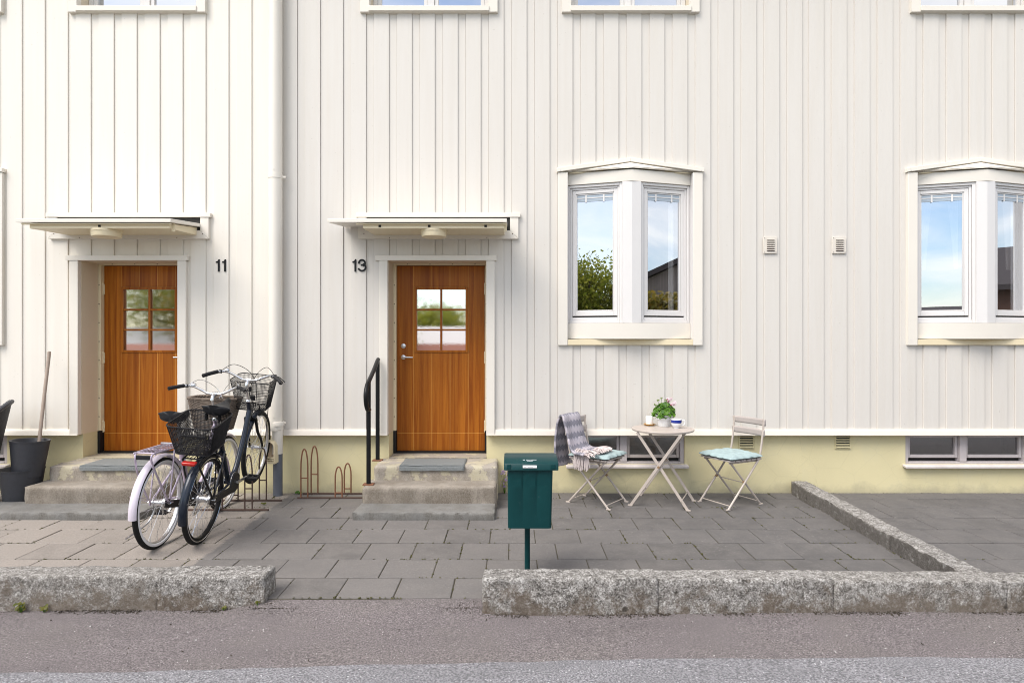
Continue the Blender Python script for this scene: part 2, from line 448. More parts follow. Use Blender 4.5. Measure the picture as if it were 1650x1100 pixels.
def paver_mat():
    t = NT('concrete_paving_slabs', .88); p = t.map(1)
    xyz = t.sep(t.tc.outputs['Object'])
    wob = t.math('MULTIPLY', t.math('SUBTRACT', t.noise(t.map(1), 11, 6, .7), .5), .13)
    xx = t.math('ADD', xyz[0], wob)
    zone = t.ramp(t.math('ADD', t.math('MULTIPLY', xx, 1.0), 2.75), [(.485, 0), (.515, 1)])   # cleaned and uncleaned halves meet at x = -2.25
    patio = t.ramp(t.math('ADD', t.math('MULTIPLY', xx, .28), .45), [(.3, 0), (.9, 1)])
    tone = t.attr('tone')
    base = t.mix(zone, (.300, .262, .228), (.126, .118, .114))
    base = t.mix(patio, base, (.070, .068, .070))
    lo = t.mix(.5, base, 0.0, 'MIX')
    c = t.mix(t.math('MULTIPLY', tone, .68), base, lo)
    mot = t.ramp(t.noise(p, 5, 8, .75), [(.40, 0), (.62, 1)])
    c = t.mix(t.math('MULTIPLY', mot, .6), c, t.mix(.26, base, (.26, .235, .215)))
    wh = t.ramp(t.noise(p, 48, 6, .85), [(.555, 0), (.66, 1)])
    wz = t.ramp(t.noise(t.map(1, loc=(2, 3, 0)), 1.6, 4), [(.4, .15), (.65, 1)])
    c = t.mix(t.math('MULTIPLY', t.math('MULTIPLY', wh, wz), .62), c, (.34, .32, .30))
    sp = t.ramp(t.noise(p, 105, 3, .7), [(.42, 0), (.60, 1)])
    c = t.mix(t.math('MULTIPLY', sp, .30), t.mix(.12, c, (.4, .37, .34)), dk((.09, .082, .076), 1))
    t.color(c); t.bump(t.noise(p, 120, 5, .7), .3, .004); return t.m
M['paver'] = paver_mat()
M['joint'] = simple('mossy_joint_sand', (.070, .061, .040), .95, var=.5, vs=14, bump=.8, bs=120)
M['soil'] = simple('grassy_soil', (.06, .085, .03), .95, var=.4, vs=3, bump=.6, bs=30)
M['debris'] = simple('dark_soil_debris', (.05, .04, .028), .95, var=.6, vs=40, bump=1, bs=150)
M['black_paint'] = simple('black_paint', (.008, .008, .009), .38, var=.3, vs=8, spec=.25)
M['black_plastic'] = simple('black_plastic', (.010, .010, .012), .5, var=.3, vs=20, bump=.2, bs=300, spec=.3)
M['rubber'] = simple('tyre_rubber', (.011, .011, .011), .75, var=.3, vs=20, bump=.4, bs=250, spec=.25)
M['white_rubber'] = simple('white_sidewall', (.74, .73, .74), .6, var=.08, vs=20)
M['chrome'] = simple('chromed_steel', (.72, .72, .73), .18, 1.0, var=.08, vs=25)
M['alloy'] = simple('brushed_alloy', (.66, .66, .67), .34, 1.0, var=.12, vs=25)
M['lilac'] = simple('lilac_paint', (.50, .425, .52), .3, .35, var=.08, vs=6)
M['lilac_white'] = simple('white_lilac_fender', (.66, .60, .68), .3, .15, var=.04, vs=6)
M['navy'] = simple('black_blue_paint', (.012, .017, .028), .22, .2, var=.3, vs=6)
M['red'] = simple('red_reflector', (.38, .012, .008), .25)
M['rust'] = simple('rusty_steel', (.20, .085, .045), .85, var=.45, vs=14, bump=.5, bs=120)
M['rust_dark'] = simple('dark_rusty_steel', (.075, .045, .035), .8, var=.4, vs=14, bump=.4, bs=120)
M['wicker'] = simple('grey_willow', (.165, .128, .10), .8, var=.5, vs=40, bump=.5, bs=120)
M['dark_wicker'] = simple('charcoal_resin_wicker', (.036, .038, .046), .5, var=.3, vs=30, bump=.3, bs=80)
M['green'] = simple('green_plastic', (.0015, .036, .038), .45, spec=.22, scratch=.05, var=.22, vs=5, bump=.08, bs=200)
M['white'] = simple('white_label', (.82, .82, .82), .5, var=.02)
M['print'] = simple('grey_print', (.55, .60, .62), .6)
M['cream_metal'] = simple('cream_enamel_steel', (.455, .395, .35), .42, var=.08, vs=9, scratch=.0)
M['cream_wood'] = simple('cream_painted_slats', (.43, .38, .355), .5, var=.08, vs=9)
M['bronze'] = simple('worn_bronze_hinge', (.32, .20, .11), .5, .3, var=.3, vs=20)
M['mint'] = simple('mint_cotton', (.325, .415, .42), .95, var=.13, vs=7, bump=.5, bs=260)
M['ceramic'] = simple('white_glazed_ceramic', (.74, .74, .74), .16, var=.02)
M['candle'] = simple('white_wax', (.86, .85, .82), .5, var=.02); M['candle'].node_tree.nodes['Principled BSDF'].inputs['Subsurface Weight'].default_value = .15
M['amber'] = simple('amber_glass_dish', (.42, .20, .02), .15, var=.1)
M['blue'] = simple('cobalt_glaze', (.012, .03, .24), .15, var=.25, vs=20)
M['soil_pot'] = simple('potting_soil', (.04, .028, .018), .95)
def leaf_mat(name, a, b):
    t = NT(name, .5); oi = t.n.new('ShaderNodeNewGeometry')
    c = t.mix(oi.outputs['Random Per Island'], a, b); t.color(c)
    tl = t.n.new('ShaderNodeBsdfTranslucent'); t.link(c, tl.inputs[0]); mx = t.n.new('ShaderNodeMixShader'); mx.inputs[0].default_value = .5
    t.link(t.p.outputs[0], mx.inputs[1]); t.link(tl.outputs[0], mx.inputs[2]); t.link(mx.outputs[0], t.n['Material Output'].inputs[0])
    return t.m
M['leaf'] = leaf_mat('pelargonium_leaf', (.045, .15, .012), (.16, .33, .03))
M['bud'] = leaf_mat('pale_bud', (.30, .40, .10), (.40, .48, .18))
M['petal'] = leaf_mat('pink_petal', (.82, .62, .68), (.88, .82, .84))
M['petal_dark'] = leaf_mat('burgundy_petal', (.28, .008, .05), (.45, .02, .10))
M['purple'] = leaf_mat('mauve_petal', (.30, .20, .40), (.62, .52, .66))
M['weed'] = leaf_mat('yellow_green_weed', (.10, .12, .012), (.19, .18, .02))
M['treeleaf'] = leaf_mat('birch_leaf', (.16, .20, .022), (.36, .35, .055))
M['treeleaf2'] = leaf_mat('autumn_leaf', (.16, .15, .02), (.32, .22, .04))
M['bark'] = simple('grey_bark', (.09, .07, .055), .95, var=.4, vs=12, bump=.8, bs=40)
def blanket_mat():
    t = NT('zigzag_knit', .95); uv = t.sep(t.tc.outputs['UV'])
    tri = t.math('ABSOLUTE', t.math('SUBTRACT', t.math('FRACT', t.math('MULTIPLY', uv[0], 7.0)), .5))
    n = t.math('MULTIPLY', t.math('SUBTRACT', t.noise(t.map(1), 40, 3), .5), .10)
    k = t.math('FRACT', t.math('ADD', t.math('ADD', t.math('MULTIPLY', uv[1], 9.0), t.math('MULTIPLY', tri, .42)), n))
    c = t.ramp(k, [(0, (.52, .48, .52)), (.40, (.47, .43, .47)), (.42, (.27, .26, .30)), (.60, (.19, .185, .22)), (.62, (.25, .24, .28)), (.84, (.17, .17, .20)), (.86, (.36, .34, .39)), (.98, (.40, .38, .43))])
    zz = t.noise(t.map((300, 300, 120)), 1, 2)
    t.color(t.mix(t.math('MULTIPLY', zz, .35), c, dk((.2, .19, .22), 1)))
    t.bump(t.noise(t.map(1), 180, 4, .7), .8, .006); return t.m
M['blanket'] = blanket_mat()
M['fringe'] = simple('cream_pink_yarn', (.54, .47, .455), .95, var=.22, vs=60, bump=.4, bs=300)
def mat_mat():
    t = NT('blue_grey_ribbed_mat', .9); p = t.map(1)
    c = t.mix(t.noise(t.map((2, 14, 14)), 2, 4, .6), (.105, .125, .135), (.20, .205, .195))
    f = t.ramp(t.noise(p, 130, 3, .7), [(.4, 0), (.6, 1)]); c = t.mix(t.math('MULTIPLY', f, .35), c, (.36, .38, .38))
    t.color(c); t.bump(t.noise(p, 140, 3), .7, .006); return t.m
M['mat'] = mat_mat()
M['basement'] = simple('grey_lilac_window_paint', (.46, .42, .42), .6, var=.14, vs=9, bump=.2, bs=40)
M['basement_sill'] = simple('peeling_sill_paint', (.60, .55, .53), .7, var=.2, vs=12, bump=.3, bs=60)
M['roof'] = simple('dark_roof_tiles', (.055, .045, .045), .8, var=.3, vs=8, bump=.5, bs=12)
M['roof_red'] = simple('red_roof_tiles', (.28, .10, .06), .8, var=.3, vs=8, bump=.5, bs=12)
M['plank_grey'] = simple('grey_brown_boards', (.27, .225, .20), .8, var=.6, vs=2.2, stretch=(7, 7, .1))
M['plank_brown'] = simple('brown_boards', (.12, .06, .04), .8, var=.35, vs=3, stretch=(12, 12, .4))
M['pale_wall'] = simple('pale_render', (.80, .75, .72), .9, var=.08)
M['bin_dark'] = simple('old_grey_pipe', (.115, .125, .15), .6, var=.25, vs=9, scratch=.1)
M['pipe_in'] = simple('sandy_pipe_inside', (.56, .44, .32), .7, var=.15, vs=14)
M['stick'] = simple('weathered_wood_handle', (.34, .27, .22), .8, var=.2, vs=5, stretch=(30, 30, 2), bump=.3, bs=40)
SKY_STRENGTH, SUN, SUN_ANGLE, EXPOSURE = .115, 2.15, 38, .96
CLOUD_LOC, CLOUD_COL = (1.1, 4.7, 0), (9.7, 9.1, 8.3)
# ================================================================== SETTING
SLOPE = .01
def gz(y): return SLOPE*y if y < 0 else 0.0       # paved forecourt falls 1 cm per metre towards the road
PAVE_Y = yd(3.942)
def road_z(x, y):
    base = -.068 - .007*max(-3, min(3, -x))*(-1 if False else 1) if False else -.064 + .007*max(-3.5, min(2.5, x))
    edge = gz(PAVE_Y) - .004
    t = max(0, min(1, (PAVE_Y - y)/.28)); t = t*t*(3-2*t)
    gap = max(0, min(1, (x+1.75)/.2))*max(0, min(1, (.05-x)/.2))     # the footway rises to the slabs only in the gap between the kerbs
    top = edge*gap + base*(1-gap)
    z = top*(1-t) + base*t
    return z + .006*noise.noise(Vector((x*1.3, y*1.3, 0))) + .0025*noise.noise(Vector((x*6, y*6, 3)))

g = MB(); g.grid(lambda u, v: ((u-.5)*500, (v-.5)*500, -.22), 20, 20)
tag(g.build('ground', M['soil']), kind='structure')
# footway of reddish asphalt and the grey carriageway in front of it
def seam(x): return yd(3.195) + .02*math.sin(x*1.1+.5) + .028*noise.noise(Vector((x*.8, 0, 5))) + .012*noise.noise(Vector((x*5, 0, 9))) + .022*max(-2, min(2, x*.5))
a = MB(); a.grid(lambda u, v: (lambda x, y: (x, y, road_z(x, y)))(-12+24*u, seam(-12+24*u)-.05 + (PAVE_Y+.02-seam(-12+24*u)+.05)*v), 300, 26)
tag(a.build('footpath', M['asphalt_red'], angle=80), kind='structure')
a = MB(); a.grid(lambda u, v: (lambda x, y: (x, y, road_z(x, y)+.010-.006*min(1, (seam(x)-y)*3)))(-12+24*u, seam(-12+24*u)-4.2*(1-v)**1.5), 300, 40)
tag(a.build('road', M['asphalt_grey'], angle=80), kind='structure')
a = MB(); a.grid(lambda u, v: (-60+120*u, yd(3.195)-4.0-2.5*(1-v)+0, -.075), 40, 3)
for s_ in (-1, 1):
    a.grid(lambda u, v: (s_*(11.9+50*u), yd(3.3)-4.2+4.9*v, -.08), 20, 4)
tag(a.build('street', M['asphalt_grey']), kind='structure')

# concrete slabs laid in running bond: one pattern, one surface
pv = MB(); pv.tone = []; JOINTS = []
rows = [3.942, 4.272, 4.625, 4.985, 5.335, 5.674, 6.012, 6.338, 6.57]
for r_ in range(8):
    y0, y1 = yd(rows[r_]), yd(rows[r_+1]); P = .3565
    ph = -.731 if r_ % 2 == 0 else -.8917
    if r_ == 7: ph = -.60
    ph += rnd.uniform(-.006, .006)
    k0 = int((-9-ph)/P); k1 = int((9-ph)/P)
    for k in range(k0, k1):
        if y1 > -.02: y1c = min(y1, .012)
        else: y1c = y1
        x0, x1 = ph+k*P, ph+(k+1)*P
        gp = .0028+rnd.uniform(0, .0014)
        gy = gp+.0022; q = [(x0+gp, y0+gy), (x1-gp, y0+gy), (x1-gp, y1c-gy), (x0+gp, y1c-gy)]
        h = rnd.uniform(-.002, .002); tx, ty = rnd.uniform(-.007, .007), rnd.uniform(-.006, .006)
        cx, cy = (x0+x1)/2, (y0+y1c)/2
        top = lambda x, y, d=0: (x, y, gz(y)+h+tx*(x-cx)+ty*(y-cy)-d)
        n = len(pv.v); c_ = .004
        ins = [(x0+gp+c_, y0+gy+c_), (x1-gp-c_, y0+gy+c_), (x1-gp-c_, y1c-gy-c_), (x0+gp+c_, y1c-gy-c_)]; JOINTS.append((x0, y0, x1, y1c))
        pv.v += [top(*p) for p in ins] + [top(*p, .003) for p in q] + [top(*p, .045) for p in q]
        t_ = rnd.random()**1.6
        if r_ == 7: t_ = rnd.uniform(-.5, -.1)
        pv.f.append((n, n+1, n+2, n+3)); pv.tone.append(t_)
        for i in range(4):
            j = (i+1) % 4
            pv.f.append((n+4+i, n+4+j, n+j, n+i)); pv.tone.append(t_)
            pv.f.append((n+8+i, n+8+j, n+4+j, n+4+i)); pv.tone.append(t_)
tag(pv.build('pavement', M['paver'], smooth=False), kind='structure')
j = MB(); j.grid(lambda u, v: (-9+18*u, PAVE_Y-.004+(0.02-PAVE_Y)*v, gz(PAVE_Y*(1-v))-.0065+.0035*noise.noise(Vector((u*200, v*40, 1)))), 240, 40)
tag(j.build('pavement_bed', M['joint']), kind='structure')

# ------------------------------------------------------------------ granite kerbs: every stone on its own
def kerb(x0, x1, y0, y1, z0, z1, seed, label, xf=None):
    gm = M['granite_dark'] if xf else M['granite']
    global OFF
    OFF = Vector(((x0+x1)/2, (y0+y1)/2, z0))
    if xf: OFF = xf(OFF.copy())
    o = rough_block(x0-.004, x1+.004, y0, y1, z0, z1, .020, .0065, seed, rnd_edge=.004, xform=xf).build('granite_kerb', gm, merge=True, angle=75)
    o.location = OFF; OFF = Vector((0,0,0))
    return tag(o, label, 'kerb stone', 'rough granite kerb stones edging the forecourts')
FL, BL, FR, BR = yd(3.885), yd(4.075), yd(3.785), yd(3.955)
kerb(-2.15, -1.505, FL, BL, -.13, .128, 3, 'short rough granite kerb stone ending at the gap, in front of the bicycles')
kerb(-4.35, -2.153, FL+.006, BL, -.13, .126, 5, 'long rough granite kerb stone with yellow weeds growing at its foot')
kerb(-6.5, -4.353, FL, BL, -.13, .128, 6, 'granite kerb stone continuing the row beyond the weedy stone')
kerb(-.172, .862, FR, BR, -.12, .152, 9, 'granite kerb stone in front of the green letter box post')
kerb(.865, 1.905, FR+.004, BR, -.12, .147, 12, 'brown stained granite kerb stone with dark pits, in front of the folding table and chairs')
kerb(1.908, 2.925, FR, BR, -.12, .138, 15, 'granite kerb stone joining the end of the dividing kerb at the corner')
kerb(2.928, 5.3, FR, BR, -.12, .131, 18, 'granite kerb stone right of the corner where the dividing kerb meets')
KA, KB = yd(3.962), -.03
def dz(v): v.z += gz(v.y)+.02*(v.y+2.6)*.5-.004; return v
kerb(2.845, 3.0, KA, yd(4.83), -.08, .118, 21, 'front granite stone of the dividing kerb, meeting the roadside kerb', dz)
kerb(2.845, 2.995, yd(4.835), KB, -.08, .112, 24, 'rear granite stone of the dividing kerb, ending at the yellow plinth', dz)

# ================================================================== HOUSES
PITCH, BW = .2345, .154
def siding(x0, x1, z0, z1, holes, phase):
    mb = MB(); pts = []
    k = math.floor((x0-phase)/PITCH)-1
    while phase+k*PITCH < x1+PITCH:
        L = phase+k*PITCH
        pts += [(L-.0032, -.005), (L-.0026, -.001), (L-.0012, -.001), (L, -.0150), (L+.0015, -.017), (L+BW-.0015, -.017), (L+BW, -.0150), (L+BW+.0012, -.001), (L+BW+.0026, -.001), (L+BW+.0032, -.005)]
        k += 1
    cuts = sorted({x0, x1, *[h[0] for h in holes], *[h[1] for h in holes]})
    segs = []
    for (xa, ya), (xb, yb) in zip(pts, pts[1:]):
        br = [xa] + [c for c in cuts if xa < c < xb] + [xb]
        for a, b in zip(br, br[1:]):
            fa = ya+(yb-ya)*(a-xa)/(xb-xa); fb = ya+(yb-ya)*(b-xa)/(xb-xa)
            if a >= x0-1e-6 and b <= x1+1e-6: segs.append((a, fa, b, fb))
    for a, fa, b, fb in segs:
        m = (a+b)/2; zs = [(z0, z1)]
        for h in holes:
            if h[0] < m < h[1]:
                nz = []
                for q0, q1 in zs:
                    if h[2] > q0: nz.append((q0, min(q1, h[2])))
                    if h[3] < q1: nz.append((max(q0, h[3]), q1))
                zs = [q for q in nz if q[1]-q[0] > 1e-4]
        for q0, q1 in zs: mb.quad((a, fa, q0), (b, fb, q0), (b, fb, q1), (a, fa, q1))
    return mb
def holed(x0, x1, z0, z1, holes, y0, y1):
    """wall slab front with openings and their reveals"""
    mb = MB()
    xs = sorted({x0, x1, *[h[0] for h in holes], *[h[1] for h in holes]}); zs = sorted({z0, z1, *[h[2] for h in holes], *[h[3] for h in holes]})
    xs = [x for x in xs if x0 <= x <= x1]; zs = [z for z in zs if z0 <= z <= z1]
    inh = lambda x, z: any(h[0] < x < h[1] and h[2] < z < h[3] for h in holes)
    for a, b in zip(xs, xs[1:]):
        for c, d in zip(zs, zs[1:]):
            if not inh((a+b)/2, (c+d)/2): mb.quad((a, y0, c), (b, y0, c), (b, y0, d), (a, y0, d))
    for h in holes:
        a, b, c, d = max(h[0], x0), min(h[1], x1), max(h[2], z0), min(h[3], z1)
        mb.quad((a, y0, c), (a, y0, d), (a, y1, d), (a, y1, c)); mb.quad((b, y0, c), (b, y1, c), (b, y1, d), (b, y0, d))
        if d < z1: mb.quad((a, y0, d), (b, y0, d), (b, y1, d), (a, y1, d))
        if c > z0: mb.quad((a, y0, c), (a, y1, c), (b, y1, c), (b, y0, c))
    return mb
def ringf(mb, x0, x1, z0, z1, w, y0, y1, wb=None):
    """rectangular frame of four butted bars"""
    wb = wb or w
    mb.box(x0, x0+w, y0, y1, z0, z1); mb.box(x1-w, x1, y0, y1, z0, z1)
    mb.box(x0+w, x1-w, y0, y1, z1-w, z1); mb.box(x0+w, x1-w, y0, y1, z0, z0+wb)
def room(parent, x0, x1, y0, y1, z0, z1):
    mb = MB()
    mb.quad((x0,y1,z0),(x1,y1,z0),(x1,y1,z1),(x0,y1,z1)); mb.quad((x0,y0,z0),(x0,y1,z0),(x0,y1,z1),(x0,y0,z1))
    mb.quad((x1,y0,z0),(x1,y1,z0),(x1,y1,z1),(x1,y0,z1)); mb.quad((x0,y0,z0),(x1,y0,z0),(x1,y1,z0),(x0,y1,z0))
    mb.quad((x0,y0,z1),(x1,y0,z1),(x1,y1,z1),(x0,y1,z1))
    return mb.build('room', M['room'], parent, smooth=False)
def screws(mb, pts, y, r=.005):
    for x, z in pts: mb.lathe([(r, 0), (r*.8, -.003), (0, -.004)], (x, y, z), 6, axis='y')

def upper_window(par, xc, refl=1):
    zb = 4.905; zt = 6.05; hw = .70
    t = MB()
    t.box(xc-hw, xc-hw+.095, -.052, .02, zb-.012, zt); t.box(xc+hw-.095, xc+hw, -.052, .02, zb-.012, zt)
    t.box(xc-hw+.095, xc+hw-.095, -.052, .02, zt-.1, zt)
    t.prism([(-.064, zb-.004), (.0, zb-.012), (.22, zb+.05), (.22, zb+.085), (-.02, zb+.058), (-.064, zb+.046)], 'x', xc-hw+.088, xc+hw-.088)
    o = t.build('window', M['trim'], par, bevel=.003)
    r = MB(); a, b = xc-hw+.095, xc+hw-.095
    for x in (a-.01, b): r.box(x, x+.01, .02, .21, zb, zt)
    r.build('reveal', M['reveal'], o)
    f = MB(); ringf(f, a+.001, b-.001, zb+.052, zt-.02, .045, .13, .2)
    f.box(xc-.035, xc+.035, .128, .198, zb+.098, zt-.066)
    f.build('frame', M['pvc'], o, bevel=.004)
    s = MB(); ringf(s, a+.047, xc-.036, zb+.099, zt-.066, .04, .142, .19); ringf(s, xc+.036, b-.047, zb+.099, zt-.066, .04, .142, .19)
    s.build('sash', M['pvc'], o, bevel=.004)
    for q0, q1 in ((a+.087, xc-.076), (xc+.076, b-.087)):
        p = MB(); p.quad((q0, .165, zb+.14), (q1, .165, zb+.14), (q1, .165, zt-.106), (q0, .165, zt-.106)); p.build('pane', M['glass'], o, smooth=False)
    room(o, a, b, .215, 2.2, zb, zt)

def bay_window(par, xc, curtains=False):
    hw = .735; zb, zt = 1.512, 3.265; t = MB()
    # flat surround on the wall: two uprights, bottom strip, low gabled head
    t.box(xc-hw, xc-hw+.098, -.050, .06, zb, zt-.0); t.box(xc+hw-.098, xc+hw, -.050, .06, zb, zt-.0)
    for s_ in (-1, 1):
        x0, x1 = xc+s_*(hw+.012), xc
        t.prism([(x0, zt+.002), (x1, zt+.108), (x1, zt+.150), (x0, zt+.044)] if s_ < 0 else [(x1, zt+.108), (x0, zt+.002), (x0, zt+.044), (x1, zt+.150)], 'y', -.064, .0)
    o = t.build('bay_window', M['trim'], par, bevel=.003)
    bs = MB(); bs.box(xc-hw+.0985, xc+hw-.0985, -.044, .0, zb+.002, zb+.058); bs.build('sill_strip', M['trim_cream_glow'], o, bevel=.002)  # warm light under the apron painted into the strip's colour
    sc = MB(); screws(sc, [(xc+i*(hw-.02), z) for i in (-1, 1) for z in (zb+.05, zt-.0+.02)], -.0645); sc.build('screw', M['alloy'], o)
    YS, YC, HW = .055, -.135, .634
    # gable infill, roof, fascia, apron
    c = MB(); c.prism([(xc-HW, zt-.0), (xc+HW, zt-.0), (xc, zt+.10)], 'y', -.012, .0)
    c.prism([(xc-HW, YS-.01), (xc, YC-.012), (xc+HW, YS-.01), (xc+HW, YS+.05), (xc-HW, YS+.05)], 'z', zb+.06, zb+.0635)
    c.build('gable_panel', M['trim_cream_glow'], o)
    rf = MB(); F_ = (xc, YC-.03, zt+.030); P_ = (xc, .0, zt+.135)
    for s_ in (-1, 1):
        E = (xc+s_*(HW+.03), .0, zt+.03); A = (xc+s_*(HW+.03), YS-.03, zt+.012)
        rf.poly([E, F_, P_]); rf.poly([(E[0], E[1], E[2]-.012), (F_[0], F_[1], F_[2]-.012), (P_[0], P_[1], P_[2]-.012)])
        rf.poly([A, (F_[0], F_[1], F_[2]-.012), (F_[0], F_[1], F_[2]), E])
    rf.build('roof', M['trim'], o, smooth=False)
    fa = MB()
    def vband(mb, z0, z1, out, th=.03):
        mb.prism([(xc-HW, YS-out), (xc, YC-out*1.05), (xc+HW, YS-out), (xc+HW, YS-out+th), (xc, YC-out*1.05+th), (xc-HW, YS-out+th)], 'z', z0, z1)
    vband(fa, 3.155, 3.272, .016); fa.build('fascia', M['trim'], o, bevel=.002)
    ap = MB(); vband(ap, zb+.064, 1.735, .018); ap.build('apron', M['trim'], o, bevel=.002)
    mu = MB(); sl = (YS-YC)/HW
    mu.prism([(xc-.094, YC-.006+.094*sl*.55), (xc, YC-.010), (xc+.094, YC-.006+.094*sl*.55), (xc+.094, YC+.10), (xc-.094, YC+.10)], 'z', 1.737, 3.154)
    mu.build('mullion', M['pvc'], o, smooth=False)
    sd = MB()
    for s_ in (-1, 1): sd.box(xc+s_*(HW+.0005), xc+s_*(HW+.02), -.046, .30, zb+.062, zt-.002)
    sd.build('side_panel', M['pvc'], o)
    for s_ in (-1, 1):
        # wing frames built in the wing's own plane
        C0 = Vector((xc+s_*.094, YC+.094*sl, 0)); C1 = Vector((xc+s_*(HW-.001), YS-.0, 0))
        u = (C1-C0); L = u.length; u.normalize(); n = Vector((u.y*s_, -u.x*s_, 0))
        if n.y > 0: n = -n
        def W(s, d, z): q = C0+u*s+n*d; return (q.x, q.y, z)
        def wbox(mb, s0, s1, d0, d1, z0, z1):
            k = len(mb.v)
            mb.v += [W(s0,d0,z0),W(s1,d0,z0),W(s1,d1,z0),W(s0,d1,z0),W(s0,d0,z1),W(s1,d0,z1),W(s1,d1,z1),W(s0,d1,z1)]
            for q in ((0,3,2,1),(4,5,6,7),(0,1,5,4),(1,2,6,5),(2,3,7,6),(3,0,4,7)): mb.f.append(tuple(k+i for i in q))
        def wring(mb, s0, s1, z0, z1, w, d0, d1, wb):
            wbox(mb, s0, s0+w, d0, d1, z0, z1); wbox(mb, s1-w, s1, d0, d1, z0, z1)
            wbox(mb, s0+w, s1-w, d0, d1, z1-w, z1); wbox(mb, s0+w, s1-w, d0, d1, z0, z0+wb)
        f = MB(); wring(f, 0, L, 1.737, 3.153, .026, -.05, .0, .03)
        wring(f, .027, L-.027, 1.768, 3.126, .022, -.055, -.018, .028)
        f.build('frame', M['pvc'], o, bevel=.003)
        q0, q1 = .050, L-.050
        s = MB(); wring(s, q0, q1, 1.812, 3.102, .036, -.06, -.026, .046)
        wring(s, q0+.037, q1-.037, 1.859, 3.065, .012, -.06, -.034, .012)
        s.build('sash', M['pvc'], o, bevel=.003)
        sl_ = MB(); wbox(sl_, q0, q1, -.06, -.045, 1.797, 1.811); sl_.build('drip_slot', M['slot'], o)
        p = MB(); e = .049
        p.quad(W(q0+e, -.045, 1.871), W(q1-e, -.045, 1.871), W(q1-e, -.045, 3.053), W(q0+e, -.045, 3.053)); p.build('pane', M['glass'], o, smooth=False)
        bl = MB(); wbox(bl, q0+e+.001, q1-e-.001, -.0445, -.039, 2.985, 3.052); vs_ = bl.build('blind_strip', M['blind_strip'], o, bevel=.002)  # blind rail moved outside the pane to stay darker than the reflections
        bl = MB(); wbox(bl, q0+e+.001, q1-e-.001, -.0385, -.0355, 3.018, 3.026)
        for k in (.25, .75):
            s0 = q0+e+(q1-q0-2*e)*k; wbox(bl, s0-.008, s0+.008, -.0387, -.034, 2.978, 3.050)
        bl.build('blind_clip', M['pvc'], o)  # blind brackets, moved outside the pane with the rail
        if s_ > 0:
            cu = MB(); cu.grid(lambda uu, vv: W(q0+e+(q1-q0-2*e)*(.74+.16*uu), -.10+.006*math.sin(uu*20), 1.80+1.25*vv), 24, 4); cu.build('curtain', M['blind'], o)
            cu = MB(); cu.grid(lambda uu, vv: W(q0+e+(q1-q0-2*e)*(.92+.10*uu), -.09, 1.80+1.25*vv), 4, 4); cu.build('window_post', M['slot'], o)
        if curtains:
            for a0, a1, b0, b1 in ((0, .3, 0, .1), (.62, 1, .8, 1)):
                cu = MB()
                def fn(uu, vv):
                    f0 = a0+(b0-a0)*(1-vv)**.7; f1 = a1+(b1-a1)*(1-vv)**.7
                    s_k = q0+e+(q1-q0-2*e)*(f0+(f1-f0)*uu)
                    return W(s_k, -.16+.012*math.sin(uu*34), 2.3+.74*vv)
                cu.grid(fn, 40, 10); cu.build('curtain', M['curtain'], o)
    room(o, xc-HW, xc+HW, .30, 2.6, zb+.07, zt)

def basement_window(par, x0, x1, z0=.30, z1=.60, light=False):
    z0 -= .008; z1 = .632
    o_y = .11; t = MB()
    ringf(t, x0, x1, z0, z1, .042, .05, .16, .02)
    xm = x0+(x1-x0)*.475
    t.box(xm-.035, xm+.035, .045, .158, z0+.022, z1-.044)
    o = t.build('basement_window', M['basement'], par, bevel=.004)
    s = MB()
    s.prism([(-.03, z0-.035), (.16, z0-.005), (.16, z0+.018), (-.03, z0-.012)], 'x', x0-.03, x1+.03); s.build('sill', M['basement_sill'], o, bevel=.004)
    for i, (a, b) in enumerate(((x0+.044, xm-.037), (xm+.037, x1-.044))):
        f = MB(); ringf(f, a, b, z0+.055, z1-.043, .030, .075, .12, .032)
        f.build('sash', M['cream_wood'] if light and i else M['basement'], o, bevel=.004)
        p = MB(); p.quad((a+.03, .1, z0+.085), (b-.03, .1, z0+.085), (b-.03, .1, z1-.07), (a+.03, .1, z1-.07)); p.build('pane', M['darkglass'], o, smooth=False)
        sl = MB(); sl.box(a, b, .12, .13, z0+.022, z0+.055); sl.build('sill_slot', M['slot'], o)
    room(o, x0, x1, .165, 1.2, z0, z1)

